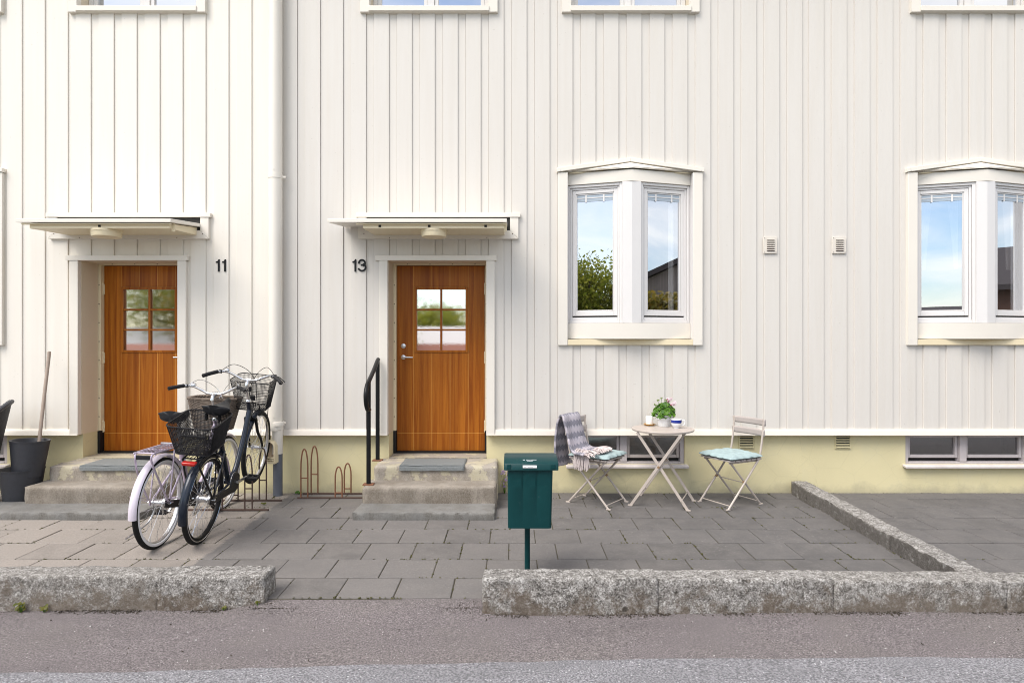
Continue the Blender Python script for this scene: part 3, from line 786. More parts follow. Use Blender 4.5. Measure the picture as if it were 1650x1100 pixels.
def canopy(par, fx0, fx1, px0, px1, bx0, bx1, lamp_x, lr):
    """fx: trim frame on the wall; px: top plate; bx: box slab under it"""
    z0, z1 = 2.592, 2.855; t = MB()
    # mitred flat frame around the canopy
    w = .085
    t.prism([(fx0, z0), (fx1, z0), (fx1-w, z0+w), (fx0+w, z0+w)], 'y', -.046, .0)
    t.prism([(fx1, z0+.002), (fx1, z1-.045), (fx1-w, z1-.045), (fx1-w, z0+w+.001)], 'y', -.045, .0)
    t.prism([(fx0, z0+.002), (fx0+w, z0+w+.001), (fx0+w, z1-.045), (fx0, z1-.045)], 'y', -.045, .0)
    t.box(fx0-.02, fx1+.02, -.054, .0, z1-.043, z1)
    o = t.build('door_canopy', M['trim'], par, bevel=.002)
    d = MB(); d.box(fx0+w+.001, fx1-w-.001, -.03, -.024, z0+w+.002, z1-.044); d.build('recess', M['slot'], o)
    sc = MB(); screws(sc, [(fx0+.06, z0+.05), (fx1-.06, z0+.05), (fx0+.32, z0+.012), (fx1-.32, z0+.012), (fx0+.02, z1-.02), (fx1-.02, z1-.02)], -.047); sc.build('screw', M['rust_dark'], o)
    YF = yd(5.955); k = .055/abs(YF)                # plate falls towards the front
    top = MB(); zf = 2.690
    def pl(x0, x1, ya, yb, za, zb_):
        top.prism([(ya, za-.034), (yb, zb_-.034), (yb, zb_), (ya, za)], 'x', x0, x1)
    pl(px0, px1, YF, -.024, zf, zf+.060); top.build('roof', M['trim'], o, bevel=.003)
    b = MB(); b.prism([(YF+.045, 2.606), (-.031, 2.630), (-.031, 2.708), (YF+.045, 2.653)], 'x', bx0, bx1)
    b.prism([(YF+.02, 2.640), (YF+.044, 2.640), (YF+.044, 2.6545), (YF+.02, 2.6525)], 'x', bx0-.06, bx1+.02)
    b.build('soffit', M['trim_cream_glow'], o, bevel=.002)  # yellow glow under the canopy put into this colour
    h = MB()
    for q in ((.12, .47, .87) if bx0 > -2 else (.5,)):
        x = bx0+(bx1-bx0)*q; h.box(x-.012, x+.012, YF+.041, YF+.0435, 2.618, 2.640)
    h.build('drain_hole', M['slot'], o)
    br = MB(); br.bar((bx1+.012, YF+.09, 2.70), (bx1+.012, YF+.09, 2.585), .03, .006, (0,1,0)); br.build('bracket', M['trim_cream_glow'], o)
    lp = MB(); yl = yd(6.12)
    lp.lathe([(0, 2.541), (lr-.012, 2.541), (lr-.003, 2.545), (lr, 2.553), (lr+.004, 2.590), (lr+.010, 2.592), (lr+.010, 2.616), (0, 2.616)], (lamp_x, yl, 0), 40)
    lp.build('porch_lamp', M['trim_cream_glow'], o)  # white drum, tinted with the same painted glow

def front_door(par, x0, x1, hinge_right=True, leaf_x=None):
    """opening x0..x1; returns the door part"""
    z1, zs = 2.372, .605; t = MB()
    t.box(x0-.086, x0, -.050, .004, .60, z1-.001); t.box(x1, x1+.086, -.050, .004, .60, z1-.001)
    t.box(x0-.125, x1+.105, -.058, .004, z1, z1+.052)
    sur = t.build('door_surround', M['trim'], par, bevel=.003)
    j = MB()
    j.box(x0-.02, x0+.002, .005, .27, .602, z1+.02); j.box(x1-.002, x1+.02, .005, .27, .602, z1+.02); j.box(x0+.003, x1-.003, .005, .27, z1+.004, z1+.03)
    j.build('reveal', M['reveal'], sur)
    f = MB(); ya, yb = .272, .345
    f.box(x0, x0+.028, ya, yb, .60, z1+.012); f.box(x1-.028, x1, ya, yb, .60, z1+.012); f.box(x0+.028, x1-.028, ya, yb, z1-.008, z1+.012)
    fr = f.build('door_frame', M['trim_cream_glow'], par, bevel=.002)
    sc = MB(); screws(sc, [(x0+.01, .75+.2*i) for i in range(8)]+[(x1-.012, .75+.2*i) for i in range(8)]+[(x0+.15+.24*i, z1+.002) for i in range(4)], ya-.0005, .006); sc.build('screw', M['rust_dark'], fr)
    b = MB(); b.box(x0-.004, x0+.027, .26, .33, .3625, .598); b.box(x1-.027, x1+.004, .26, .33, .3625, .598); b.box(x0+.028, x1-.028, .268, .36, .3625, .380)
    b.build('threshold', M['slot'] if False else M['black_plastic'], fr, bevel=.003)
    # leaf
    a, c = x0+.032, x1-.032; zb, zt = .382, 2.360; xc = (a+c)/2; w_ = .274; pz0, pz1 = 1.43, 2.135
    px0, px1 = xc-.292, xc+.292
    px0, px1 = leaf_x if leaf_x else (px0, px1)
    base = MB(); base.box(a, c, .346, .375, zb, zt)
    # keep the light groove wood behind the planks, with an opening for the glass
    base = holed(a, c, zb, zt, [(px0, px1, pz0, pz1)], .3258, .375)
    base.box(a, c, .376, .380, zb, pz0)
    door = base.build('door', M['door_light'], par)
    pk = MB(); g_ = .0022; gx = [a]+[xc+(i-1.5)*.195 for i in range(4)]+[c]; zh = .569
    for q0, q1 in zip(gx, gx[1:]):
        pk.box(q0+(g_ if q0 > a else 0), q1-(g_ if q1 < c else 0), .3250, .3257, zb, zh-g_)
        l, r = q0+(g_ if q0 > a else 0), q1-(g_ if q1 < c else 0)
        for zA, zB in ((zh+g_, zt),):
            # subtract the glazed opening
            if r <= px0 or l >= px1: pk.box(l, r, .3250, .3257, zA, zB)
            else:
                pk.box(l, r, .3250, .3257, zA, pz0-.001); pk.box(l, r, .3250, .3257, pz1+.001, zB)
                if l < px0-.004: pk.box(l, px0, .3250, .3257, pz0-.0005, pz1+.0005)
                if r > px1+.004: pk.box(px1, r, .3250, .3257, pz0-.0005, pz1+.0005)
    pk.build('panelling', M['door'], door, smooth=False)
    gb = MB(); ringf(gb, px0+.001, px1-.001, pz0+.001, pz1-.001, .026, .313, .342)
    ix0, ix1, iz0, iz1 = px0+.028, px1-.028, pz0+.028, pz1-.028; xm = (ix0+ix1)/2; dz_ = (iz1-iz0)/3
    gb.box(xm-.010, xm+.010, .318, .342, iz0, iz1)
    for i in (1, 2):
        gb.box(ix0, xm-.0105, .319, .342, iz0+dz_*i-.010, iz0+dz_*i+.010); gb.box(xm+.0105, ix1, .319, .342, iz0+dz_*i-.010, iz0+dz_*i+.010)
    gb.build('glazing_bars', M['door'], door, bevel=.004)
    p = MB(); p.quad((px0+.02, .345, pz0+.02), (px1-.02, .345, pz0+.02), (px1-.02, .345, pz1-.02), (px0+.02, .345, pz1-.02)); p.build('pane', M['doorglass'], door, smooth=False)
    hs = 1 if hinge_right else -1
    hx = a+.075 if hinge_right else c-.075
    lk = MB(); lk.lathe([(.026, 0), (.026, -.007), (.020, -.011), (0, -.011)], (hx-.01*hs, .325, 1.502), 24, axis='y'); lk.build('lock', M['alloy'], door)
    hd = MB(); hd.lathe([(.025, 0), (.025, -.006), (.021, -.009), (0, -.009)], (hx-.01*hs, .325, 1.382), 24, axis='y')
    hd.tube(smooth_path([(hx-.01*hs, .318, 1.382), (hx-.01*hs, .275, 1.382), (hx+.005*hs, .268, 1.382), (hx+.10*hs, .270, 1.380)], 5), .0085, 10)
    hd.build('handle', M['alloy'], door)
    xh = c+.006 if hinge_right else a-.006
    for z in (2.11, 1.375, .64):
        h = MB(); h.lathe([(.009, 0), (.009, .10), (.011, .105), (.011, .125), (0, .13)], (xh, .312, z-.06), 12); h.box(xh-.012, xh+.012, .3215, .3245, z-.055, z+.055)
        h.build('hinge', M['trim_cream_glow'], door)
    room(par, x0, x1, .40, 2.4, .38, z1)
    return door

def digit_mesh(ch, x, z, h=.127, w=.0170, y0=-.027, y1=-.017):
    mb = MB()
    def stroke(pts):
        n = len(mb.v); pts = [Vector((p[0], 0, p[1])) for p in pts]; m = len(pts)
        for i, p in enumerate(pts):
            t = (pts[min(i+1, m-1)]-pts[max(i-1, 0)]).normalized(); s = Vector((-t.z, 0, t.x))*(w/2)
            for q, yy in ((p+s, y0), (p-s, y0), (p-s, y1), (p+s, y1)): mb.v.append((q.x, yy, q.z))
        for i in range(m-1):
            for k in range(4):
                l = (k+1) % 4; mb.f.append((n+i*4+k, n+i*4+l, n+(i+1)*4+l, n+(i+1)*4+k))
        mb.f.append((n, n+1, n+2, n+3)); mb.f.append((n+4*(m-1)+3, n+4*(m-1)+2, n+4*(m-1)+1, n+4*(m-1)))
    if ch == '1':
        mb.prism([(x-w/2, z), (x+w/2, z), (x+w/2, z+h), (x-w*.12, z+h), (x-w*.62, z+h*.855), (x-w*1.75, z+h*.81), (x-w*1.75, z+h*.715), (x-w/2, z+h*.715)], 'y', y0, y1)
    else:
        r1, r2 = h*.272-w*.18, h*.305-w*.2; cz1, cz2 = z+h-r1-w/2, z+r2+w/2
        stroke([(x+r1*math.cos(R(a)), cz1+r1*math.sin(R(a))) for a in range(190, -75, -10)])
        y0 += .0006
        stroke([(x+r2*1.06*math.cos(R(a)), cz2+r2*math.sin(R(a))) for a in range(78, -171, -9)])
        y0 += .0006; w_ = w
        stroke([(x-.012, z+h*.535), (x+r1*.75, z+h*.525)])
    return mb

def vent_plate(par, x0, z0):
    t = MB(); t.box(x0, x0+.140, -.034, -.0225, z0, z0+.168)
    o = t.build('wall_vent', M['vent'], par, bevel=.002)
    s = MB(); lv = MB()
    for i in range(6):
        z = z0+.022+i*.0215
        s.box(x0+.036, x0+.112, -.0352, -.0345, z, z+.011)
        lv.prism([(-.0445, z+.008), (-.0355, z+.0125), (-.0355, z+.0145), (-.0445, z+.010)], 'x', x0+.034, x0+.114)
    s.build('slot', M['rust_dark'], o); lv.build('louver', M['vent'], o)
    sc = MB(); screws(sc, [(x0+.012, z0+.012), (x0+.128, z0+.012), (x0+.012, z0+.156)], -.0345, .004); sc.build('screw', M['rust_dark'], o)

def house(name, x0, x1, label, sid, phase, doors, bays, uppers, basements, end=None, vents=()):
    global OFF
    root = empty(name, ((x0+x1)/2, 0, 0)); OFF = root.location.copy()
    tag(root, label, 'row house', 'terraced houses with vertical siding')
    holes = []
    for d in doors: holes.append((d[0], d[1], -.5, 2.385))
    for b in bays: holes.append((b-.65, b+.65, 1.55, 3.28))
    for u in uppers: holes.append((u-.62, u+.62, 4.92, 6.0))
    sm = siding(x0, x1, .648, 6.25, holes, phase); sm.build('siding', sid, root, angle=30)
    # base flashing with a small drip lip, broken at the doorways
    ft = MB(); cuts = [x0]+[v for d in doors for v in (d[0]-.002, d[1]+.002)]+[x1]
    for a, b in zip(cuts[::2], cuts[1::2]):
        ft.prism([(-.046, .602), (.031, .602), (.031, .655), (-.030, .655), (-.036, .648)], 'x', a, b)
        ft.prism([(-.058, .596), (-.0465, .600), (-.0465, .607), (-.058, .603)], 'x', a, b)
    ft.build('base_flashing', M['trim'] if end == 'L' else M['vent'], root)
    ph = [(d[0]-.0, d[1]+.0, -.5, .7) for d in doors]+[(b[0], b[1], b[2]-.008, .64) for b in basements]
    pl = holed(x0, x1, -.25, .645, ph, .0315, .40)
    pl.build('plinth', M['plinth'], root, smooth=False)
    for u in uppers: upper_window(root, u)
    for b in bays: bay_window(root, b, name and b > 3)
    for i, b in enumerate(basements): basement_window(root, b[0], b[1], b[2], .600, b[0] > 0 and b[0] < 2)
    # shell behind the cladding and the roof
    sh = MB(); sh.box(x0, x1, 7.9, 8.1, -.2, 6.3)
    if end == 'L': sh.box(x0-.12, x0-.002, .05, 8.1, -.2, 6.3)
    if end == 'R': sh.box(x1+.002, x1+.12, .05, 8.1, -.2, 6.3)
    sh.box(x0, x1, .32, .40, 3.3, 4.85)
    sh.build('wall', sid, root)
    rf = MB(); rf.prism([(-.42, 6.28), (4.05, 8.7), (8.5, 6.28), (8.5, 6.46), (4.05, 8.9), (-.42, 6.46)], 'x', x0, x1); rf.build('roof', M['roof_red'], root)
    return root

# house 11 with the left-hand door
h11 = house('row_house', -7.79, -2.412, 'cream row house number 11 behind the two parked bicycles', M['siding_cream'], -4.454,
            [(-4.41, -3.40)], [-5.915], [-3.815, -5.885], [(-6.40, -5.19, .30)], 'L')
front_door(h11, -4.41, -3.40, False, (-4.196, -3.592))
canopy(h11, -4.715, -3.085, -4.612, -3.17, -4.515, -3.205, -3.87, .128)
for x in (-2.990, -2.926): digit_mesh('1', x, 2.262, .125).build('house_number', M['black_paint'], h11)
OFF = Vector((0,0,0))
# house 13
h13 = house('row_house', -2.408, 2.980, 'greyer row house number 13 behind the table and chairs', M['siding_grey'], -1.410,
            [(-1.264, -.262)], [1.202], [-.845, 1.207], [(.585, 1.775, .30)], None)
front_door(h13, -1.264, -.262, True, (-1.050, -.472))
canopy(h13, -1.565, .065, -1.714, -.048, -1.395, -.075, -.745, .118)
digit_mesh('1', -1.598, 2.262).build('house_number', M['black_paint'], h13); digit_mesh('3', -1.530, 2.262).build('house_number', M['black_paint'], h13)
vent_plate(h13, 2.560, 2.445)
OFF = Vector((0,0,0))
# the next house
h15 = house('row_house', 2.980, 8.37, 'grey row house beyond the dividing kerb, with lace curtains in its bay window', M['siding_grey'], 2.795+PITCH,
            [], [4.757], [4.757], [(4.045, 5.32, .30)], 'R')
OFF = h15.location.copy()
vent_plate(h15, 3.262, 2.445)
def plinth_vent(hh, x):
    vg = MB(); ringf(vg, x, x+.155, .450, .596, .007, .018, .033); lv = MB()
    o = vg.build('plinth_vent', M['plinth'], hh); b_ = MB(); b_.box(x+.008, x+.147, .0275, .0305, .458, .588); b_.build('vent_opening', M['slot'], o)
    for i in range(5): lv.prism([(.012, .464+i*.0255), (.027, .4745+i*.0255), (.027, .4765+i*.0255), (.012, .466+i*.0255)], 'x', x+.008, x+.147)
    lv.build('louver', M['plinth'], o)
plinth_vent(h15, 3.320)
OFF = h13.location.copy(); plinth_vent(h13, 2.330); OFF = h15.location.copy()
OFF = Vector((0,0,0))

# ------------------------------------------------------------------ downpipe at the joint of the two houses
OFF = Vector((-2.37, -.10, 0)); dp = empty('downpipe', OFF); tag(dp, 'white rainwater downpipe with an open leaf catcher above a dark grey pipe', 'downpipe')
XP, YP, rp = -2.368, -.092, .055
t = MB(); t.lathe([(rp+.012, .655), (rp+.012, 6.2)], (XP-.018, YP, 0), 28); t.build('pipe', M['trim'], dp)
t = MB(); t.lathe([(rp, .42), (rp, .66), (rp+.004, .665), (rp+.004, .70), (rp+.014, .702), (rp+.016, .74), (rp+.0125, .745)], (XP, YP, 0), 28); t.build('pipe_socket', M['trim'], dp)
t = MB(); t.lathe([(rp+.016, 3.19), (rp+.016, 3.23)], (XP-.018, YP, 0), 28)
for z in (3.21, .735): t.box(XP+.052, XP+.085, YP-.008, YP+.008, z-.012, z+.006); t.lathe([(.004, 0), (.004, -.005), (0, -.006)], (XP-.012, YP-rp-.014, z+.06), 8, axis='y')
t.build('bracket', M['trim'], dp)
# leaf catcher: arched mouth jutting to the front left
ax = Vector((-.28, -.96, 0)).normalized(); sx = Vector((.96, -.28, 0)).normalized(); c0 = Vector((XP-.028, YP, 0))
arch = [(-.060, .345), (.060, .345)]+[(.060*math.cos(R(a)), .50+.060*math.sin(R(a))) for a in range(0, 181, 15)]
outer = MB(); inn = MB(); n = len(arch)
for d, s_ in ((0, 1.0), (.088, 1.12)):
    for p in arch: q = c0+ax*d+sx*p[0]*s_; outer.v.append((q.x, q.y, .44+(p[1]-.44)*s_-.0))
for d, s_ in ((.0885, .90), (.035, .80)):
    for p in arch: q = c0+ax*d+sx*p[0]*s_; outer.v.append((q.x, q.y, .44+(p[1]-.44)*s_))
for a_, b_ in ((0, 1), (1, 2), (2, 3)):
    for i in range(n): k = (i+1) % n; outer.f.append((a_*n+i, a_*n+k, b_*n+k, b_*n+i))
outer.build('leaf_catcher', M['trim_cream_glow'], dp, angle=50)
for p in arch: q = c0+ax*.04+sx*p[0]*.9; inn.v.append((q.x, q.y, .44+(p[1]-.44)*.9))
inn.f.append(tuple(range(n))); mi = inn.build('mouth', M['pipe_in'], dp)
lp_ = MB(); 
for k, zz in enumerate((.37, .39)): 
    lp_.obox(c0+ax*.075+Vector((0,0,zz)), sx*.05, ax*.015, Vector((0,0,.007)))
lp_.build('catcher_lip', M['trim_cream_glow'], dp)
t = MB(); t.lathe([(.046, -.02), (.046, .43)], (XP+.004, YP+.004, 0), 24); t.build('drain_pipe', M['bin_dark'], dp)
OFF = Vector((0,0,0))

# ------------------------------------------------------------------ steps
def steps(x0, x1, bx0, bx1, label, seed):
    global OFF
    xm = (x0+x1)/2; OFF = Vector((xm, -.6, 0)); r = empty('entrance_steps', OFF); tag(r, label, 'steps', 'concrete steps up to the front doors')
    d1, d2, d3 = yd(5.60), yd(5.91), yd(6.155)
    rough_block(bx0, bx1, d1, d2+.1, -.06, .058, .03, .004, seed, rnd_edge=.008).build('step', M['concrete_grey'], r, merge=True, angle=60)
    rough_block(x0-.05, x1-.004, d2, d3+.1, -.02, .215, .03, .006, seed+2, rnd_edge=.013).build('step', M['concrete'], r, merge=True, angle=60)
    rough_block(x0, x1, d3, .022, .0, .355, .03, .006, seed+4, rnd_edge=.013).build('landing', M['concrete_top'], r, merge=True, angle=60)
    b = MB(); b.box(max(x0+.01, x0), x1-.01, .024, .36, .0, .351) ; 
    OFF = Vector((0,0,0)); return r
steps(-1.335, -.14, -1.40, -.15, 'concrete front steps with an iron handrail leading to door 13', 31)
steps(-4.455, -3.27, -4.86, -3.25, 'concrete front steps behind the bicycles leading to door 11', 51)
for hx0, hx1, hh in ((-1.262, -.264, h13), (-4.408, -3.402, h11)):
    OFF = hh.location.copy(); b = MB(); b.box(hx0, hx1, .023, .40, .1, .3605); b.build('door_sill', M['concrete_top'], hh); OFF = Vector((0,0,0))

def doormat(x0, x1, label):
    global OFF
    OFF = Vector(((x0+x1)/2, -.4, .355)); y1 = yd(6.52); y0 = yd(6.140)
    path = [(y1, .3635), (y0+.03, .363), (y0+.006, .3615), (y0-.004, .354), (y0-.006, .340), (y0-.005, .312)]
    mb = MB()
    for sgn in (0, 1):
        pass
    pts = smooth_path([(0, p[0], p[1]) for p in path], 5); m = len(pts); NX = 24
    def fn(u, v):
        i = v*(m-1); k = min(int(i), m-2); q = pts[k].lerp(pts[k+1], i-k)
        x = x0+(x1-x0)*u
        return (x+.004*noise.noise(Vector((0, v*6, x0))), q.y, q.z+.002*noise.noise(Vector((u*5, v*4, x0))))
    mb.grid(fn, NX, m*2)
    o = mb.build('doormat', M['mat']); o.location = OFF
    s = o.modifiers.new('thick', 'SOLIDIFY'); s.thickness = .0045; s.offset = 1
    OFF = Vector((0,0,0)); return tag(o, label, 'doormat', 'doormats on the landings')
doormat(-1.078, -.455, 'blue grey doormat folded over the landing edge at door 13')
doormat(-4.14, -3.50, 'blue grey doormat folded over the landing edge at door 11')

# ------------------------------------------------------------------ handrail
OFF = Vector((-1.345, yd(6.15), .23)); hr = empty('handrail', OFF); tag(hr, 'black iron handrail bolted to the steps left of door 13', 'handrail')
A = Vector((-1.340, yd(5.99), .216)); B = Vector((-1.352, yd(6.45), .356))
for P, zt in ((A, 1.175), (B, 1.352)):
    t = MB(); t.tube([P, (P.x, P.y, zt)], .021, 14); t.build('post', M['black_paint'], hr)
    t = MB(); t.box(P.x-.05, P.x+.05, P.y-.04, P.y+.04, P.z-.004, P.z+.007); t.build('base_plate', M['rust'], hr, bevel=.003)
yA, yB = A.y, B.y
path = [(-1.353, yB+.03, 1.368), (-1.352, yB-.02, 1.350), (-1.345, (yA+yB)/2, 1.262), (-1.336, yA, 1.182), (-1.335, yA-.08, 1.145), (-1.335, yA-.135, 1.075), (-1.335, yA-.125, .99), (-1.335, yA-.07, .925), (-1.335, yA, .915)]
t = MB(); t.tube(smooth_path(path, 8), .021, 14); t.build('rail', M['black_paint'], hr)
OFF = Vector((0,0,0))

# ------------------------------------------------------------------ letter box on a post behind the kerb
XB, YB = -.0+.118, yd(4.26); OFF = Vector((.104, YB, gz(YB))); mbx = empty('letter_box', OFF)
tag(mbx, 'dark green plastic letter box with a sloping lid on a post', 'letter box')
s_ = 1033/4.17; zc = lambda py, d: CAM_H+(550-py)*d/1033; xw = lambda px, d: (px-825)*d/1033
d0 = 4.15; d1_ = 4.40
bz0, bz1 = zc(851, d0), zc(752, d0)
b = MB()
def section(z, x0, x1, ya, yb):
    # rounded rectangle with two shallow channels pressed into the front
    t_ = (z-bz0)/(bz1-bz0); xc = (x0+x1)/2; g_ = .006*min(1, max(0, (t_-.10)*1.6)); w1 = .045*t_+.012
    pts = []
    r = .018
    for cx, cy, a0 in ((x1-r, yb-r, 0), (x0+r, yb-r, 90), (x0+r, ya+r, 180)):
        for k in range(5): a = R(a0+k*22.5); pts.append((cx+r*math.cos(a), cy+r*math.sin(a)))
    for sx_ in (-.045, .045):
        c = xc+sx_
        for dx, dy in ((-.012, 0), (-.004, g_), (.004, g_), (.012, 0)): pts.append((c+dx*(.4+.6*t_), ya+dy))
    for k in range(5): a = R(270+k*22.5); pts.append((x1-r+r*math.cos(a), ya+r+r*math.sin(a)))
    return [(p[0], p[1], z) for p in pts]
NS = 14; secs = []
for i in range(NS+1):
    t_ = i/NS; z = bz0+(bz1-bz0)*t_
    secs.append(section(z, xw(818.5-1.0*t_, d0), xw(888.5+2.5*t_, d0), yd(d0)-.004*t_, yd(d1_)))
n = len(secs[0])
for s in secs: b.v += s
for i in range(NS):
    for k in range(n): l = (k+1) % n; b.f.append((i*n+k, i*n+l, (i+1)*n+l, (i+1)*n+k))
b.f.append(tuple(range(n))[::-1]); b.f.append(tuple(NS*n+k for k in range(n)))
b.build('box', M['green'], mbx, angle=40)
# lid: sloping top, upright rim
dl = d0-.022; lz0, lz1 = zc(757.5, dl), zc(747.0, dl); lx0, lx1 = xw(812, dl), xw(900, dl)
l = MB(); yl0, yl1 = yd(dl), yd(d1_)+.01; zt = zc(729, d1_)
def lidsec(x, e):
    return [(x, yl0+e, lz0), (x, yl0+.004+e, lz1-.004), (x, yl0+.014+e, lz1+.004), (x, yl0+.12, lz1+(zt-lz1)*.56+.004), (x, yl1-.02, zt-e*.5), (x, yl1, zt-.012), (x, yl1, lz0)]
xsl = [(lx0, .008), (lx0+.004, .003), (lx0+.012, 0), (lx1-.012, 0), (lx1-.004, .003), (lx1, .008)]
m = 7
for x, e in xsl: l.v += lidsec(x, e)
for i in range(len(xsl)-1):
    for k in range(m): q = (k+1) % m; l.f.append((i*m+k, i*m+q, (i+1)*m+q, (i+1)*m+k))
l.f.append(tuple(range(m))); l.f.append(tuple((len(xsl)-1)*m+k for k in range(m)))
l.build('lid', M['green'], mbx, angle=50)
rm = MB(); rm.box(lx0+.004, lx1-.004, yl0-.003, yl0+.002, lz0, lz0+.006); rm.box(lx0+.02, lx0+.045, yl0-.002, yl0+.003, lz0+.008, lz1-.004); rm.box(lx1-.05, lx1-.02, yl0-.002, yl0+.003, lz0+.008, lz1-.004)
rm.build('rim', M['green'], mbx, bevel=.002)
lb = MB(); lb.box(xw(842.3, dl), xw(865, dl), yl0-.003, yl0+.002, zc(753.6, dl), zc(749.4, dl)); nm = lb.build('name_label', M['white'], mbx, bevel=.001)
pr = MB()
for a_, b_ in ((844.5, 847.5), (850.5, 858.5)): pr.box(xw(a_, dl), xw(b_, dl), yl0-.0036, yl0-.0031, zc(751.75, dl), zc(751.2, dl))
pr.build('print', M['bin_dark'], nm)
# two small lines of worn printing on the sloping lid
tx = MB(); rr = random.Random(4)
dirv = Vector((0, .106, (zt-lz1)*.56)).normalized(); up = Vector((0, -dirv.z, dirv.y)); o0 = Vector((0, yl0+.014, lz1+.004))
def mark(px, t0, w, h):
    c = o0+dirv*t0; c.x = xw(px, dl+.03); tx.obox(c+up*.0022, Vector((w/2, 0, 0)), dirv*(h/2), up*.0005)
for row, t0, a_, b_ in ((0, .052, 843.5, 865), (1, .031, 850, 859)):
    px = a_
    while px < b_:
        if rr.random() < .86:
            mark(px, t0+.006, .0058, .0022); mark(px, t0-.006, .0058 if rr.random() < .7 else .003, .0022); mark(px-.55, t0, .002, .012)
            if rr.random() < .6: mark(px, t0, .0045, .002)
        px += 1.9
tx.build('lettering', M['print'], mbx)
p = MB(); p.tube([(xw(850, 4.3), yd(4.36), -.12), (xw(850, 4.3), yd(4.36), bz0+.05)], .0185, 12); p.build('post', M['green'], mbx)
OFF = Vector((0,0,0))
# ================================================================== BIKE RACKS
def bike_rack(ya, yb, x0, x1, hoops, m, label):
    """two ground rails and pairs of narrow hoops; hoops: (x, lean, height)"""
    global OFF
    OFF = Vector(((x0+x1)/2, (ya+yb)/2, gz((ya+yb)/2))); r = empty('bike_rack', OFF); tag(r, label, 'bike rack', 'low steel bike racks by the wall')
    t = MB()
    for y in (ya, yb): t.box(x0, x1, y-.011, y+.011, gz(y)+.001, gz(y)+.016)
    t.build('ground_rail', M['rust_dark'], r, bevel=.002)
    for x, lean, h in hoops:
        for k, y in enumerate((ya, yb)):
            cx = x+lean*k; w = .034; z0 = gz(y)+.014
            pts = [(cx-w, y, z0), (cx-w, y, z0+h*.62), (cx-w*.86, y, z0+h*.80), (cx-w*.5, y, z0+h*.95), (cx, y, z0+h), (cx+w*.5, y, z0+h*.95), (cx+w*.86, y, z0+h*.80), (cx+w, y, z0+h*.62), (cx+w, y, z0)]
            t = MB(); t.tube(smooth_path(pts, 5), .0072, 8)
            zc_ = z0+(.19 if h > .4 else .045); t.tube([(cx-w, y, zc_), (cx+w, y, zc_)], .006, 6)
            t.build('hoop', m, r)
    OFF = Vector((0,0,0)); return r
bike_rack(yd(6.335), -.055, -2.12, -1.42, [(-2.052, .048, .475), (-1.713, .045, .300)], M['rust'], 'rusty empty bike rack between the downpipe and the handrail steps')
bike_rack(yd(5.90), yd(6.24), -3.10, -2.24, [(-2.425, .0, .50), (-2.70, 0.0, .30)], M['rust_dark'], 'dark bike rack holding the front wheels of the bicycles')

# ================================================================== BICYCLES
def wire_basket(mb, c0, wb, lb, c1, wt, lt, nx, nz, r=.0013, rimr=.004, floor=True):
    """open wire basket; c0/c1 centre of floor and rim, (w across y, l along x)"""
    c0, c1 = Vector(c0), Vector(c1)
    def loop(t, n):
        c = c0.lerp(c1, t); w = wb+(wt-wb)*t; l = lb+(lt-lb)*t; rr = min(w, l)*.16; pts = []
        for cx, cy, a0 in ((l/2-rr, w/2-rr, 0), (-l/2+rr, w/2-rr, 90), (-l/2+rr, -w/2+rr, 180), (l/2-rr, -w/2+rr, 270)):
            for k in range(7): a = R(a0+15*k); pts.append(Vector((c.x+cx+rr*math.cos(a), c.y+cy+rr*math.sin(a), c.z)))
        L = [0]
        for i in range(len(pts)): L.append(L[-1]+(pts[(i+1) % len(pts)]-pts[i]).length)
        out = []
        for q in range(n):
            s = L[-1]*q/n; i = 0
            while L[i+1] < s: i += 1
            out.append(pts[i].lerp(pts[(i+1) % len(pts)], (s-L[i])/max(1e-9, L[i+1]-L[i])))
        return out
    for k in range(nz+1): mb.tube(loop(k/nz, 44), r if 0 < k < nz else rimr, 4 if 0 < k < nz else 8, closed=True)
    a, b = loop(0, nx), loop(1, nx)
    for p, q in zip(a, b): mb.tube([p, q], r, 3, caps=False)
    if floor:
        nf = int(wb/.014)
        for i in range(1, nf): y = c0.y-wb/2+wb*i/nf; mb.tube([(c0.x-lb/2+.01, y, c0.z), (c0.x+lb/2-.01, y, c0.z)], r, 3, caps=False)
        nf = int(lb/.014)
        for i in range(1, nf): x = c0.x-lb/2+lb*i/nf; mb.tube([(x, c0.y-wb/2+.01, c0.z), (x, c0.y+wb/2-.01, c0.z)], r, 3, caps=False)
def fender(mb, c, rad, a0, a1, w):
    """curved blade over a wheel, in the x-z plane"""
    N, Mx = 36, 8
    def fn(u, v):
        a = R(a0+(a1-a0)*u); k = (v-.5)*2; rr = rad-.012*k*k-.004*abs(k)**6
        return (c[0]+rr*math.cos(a), k*w, c[2]+rr*math.sin(a))
    mb.grid(fn, N, Mx)
    mb.grid(lambda u, v: (lambda p: (c[0]+(p[0]-c[0])*.993, p[1], c[2]+(p[2]-c[2])*.993))(fn(u, 1-v)), N, Mx)
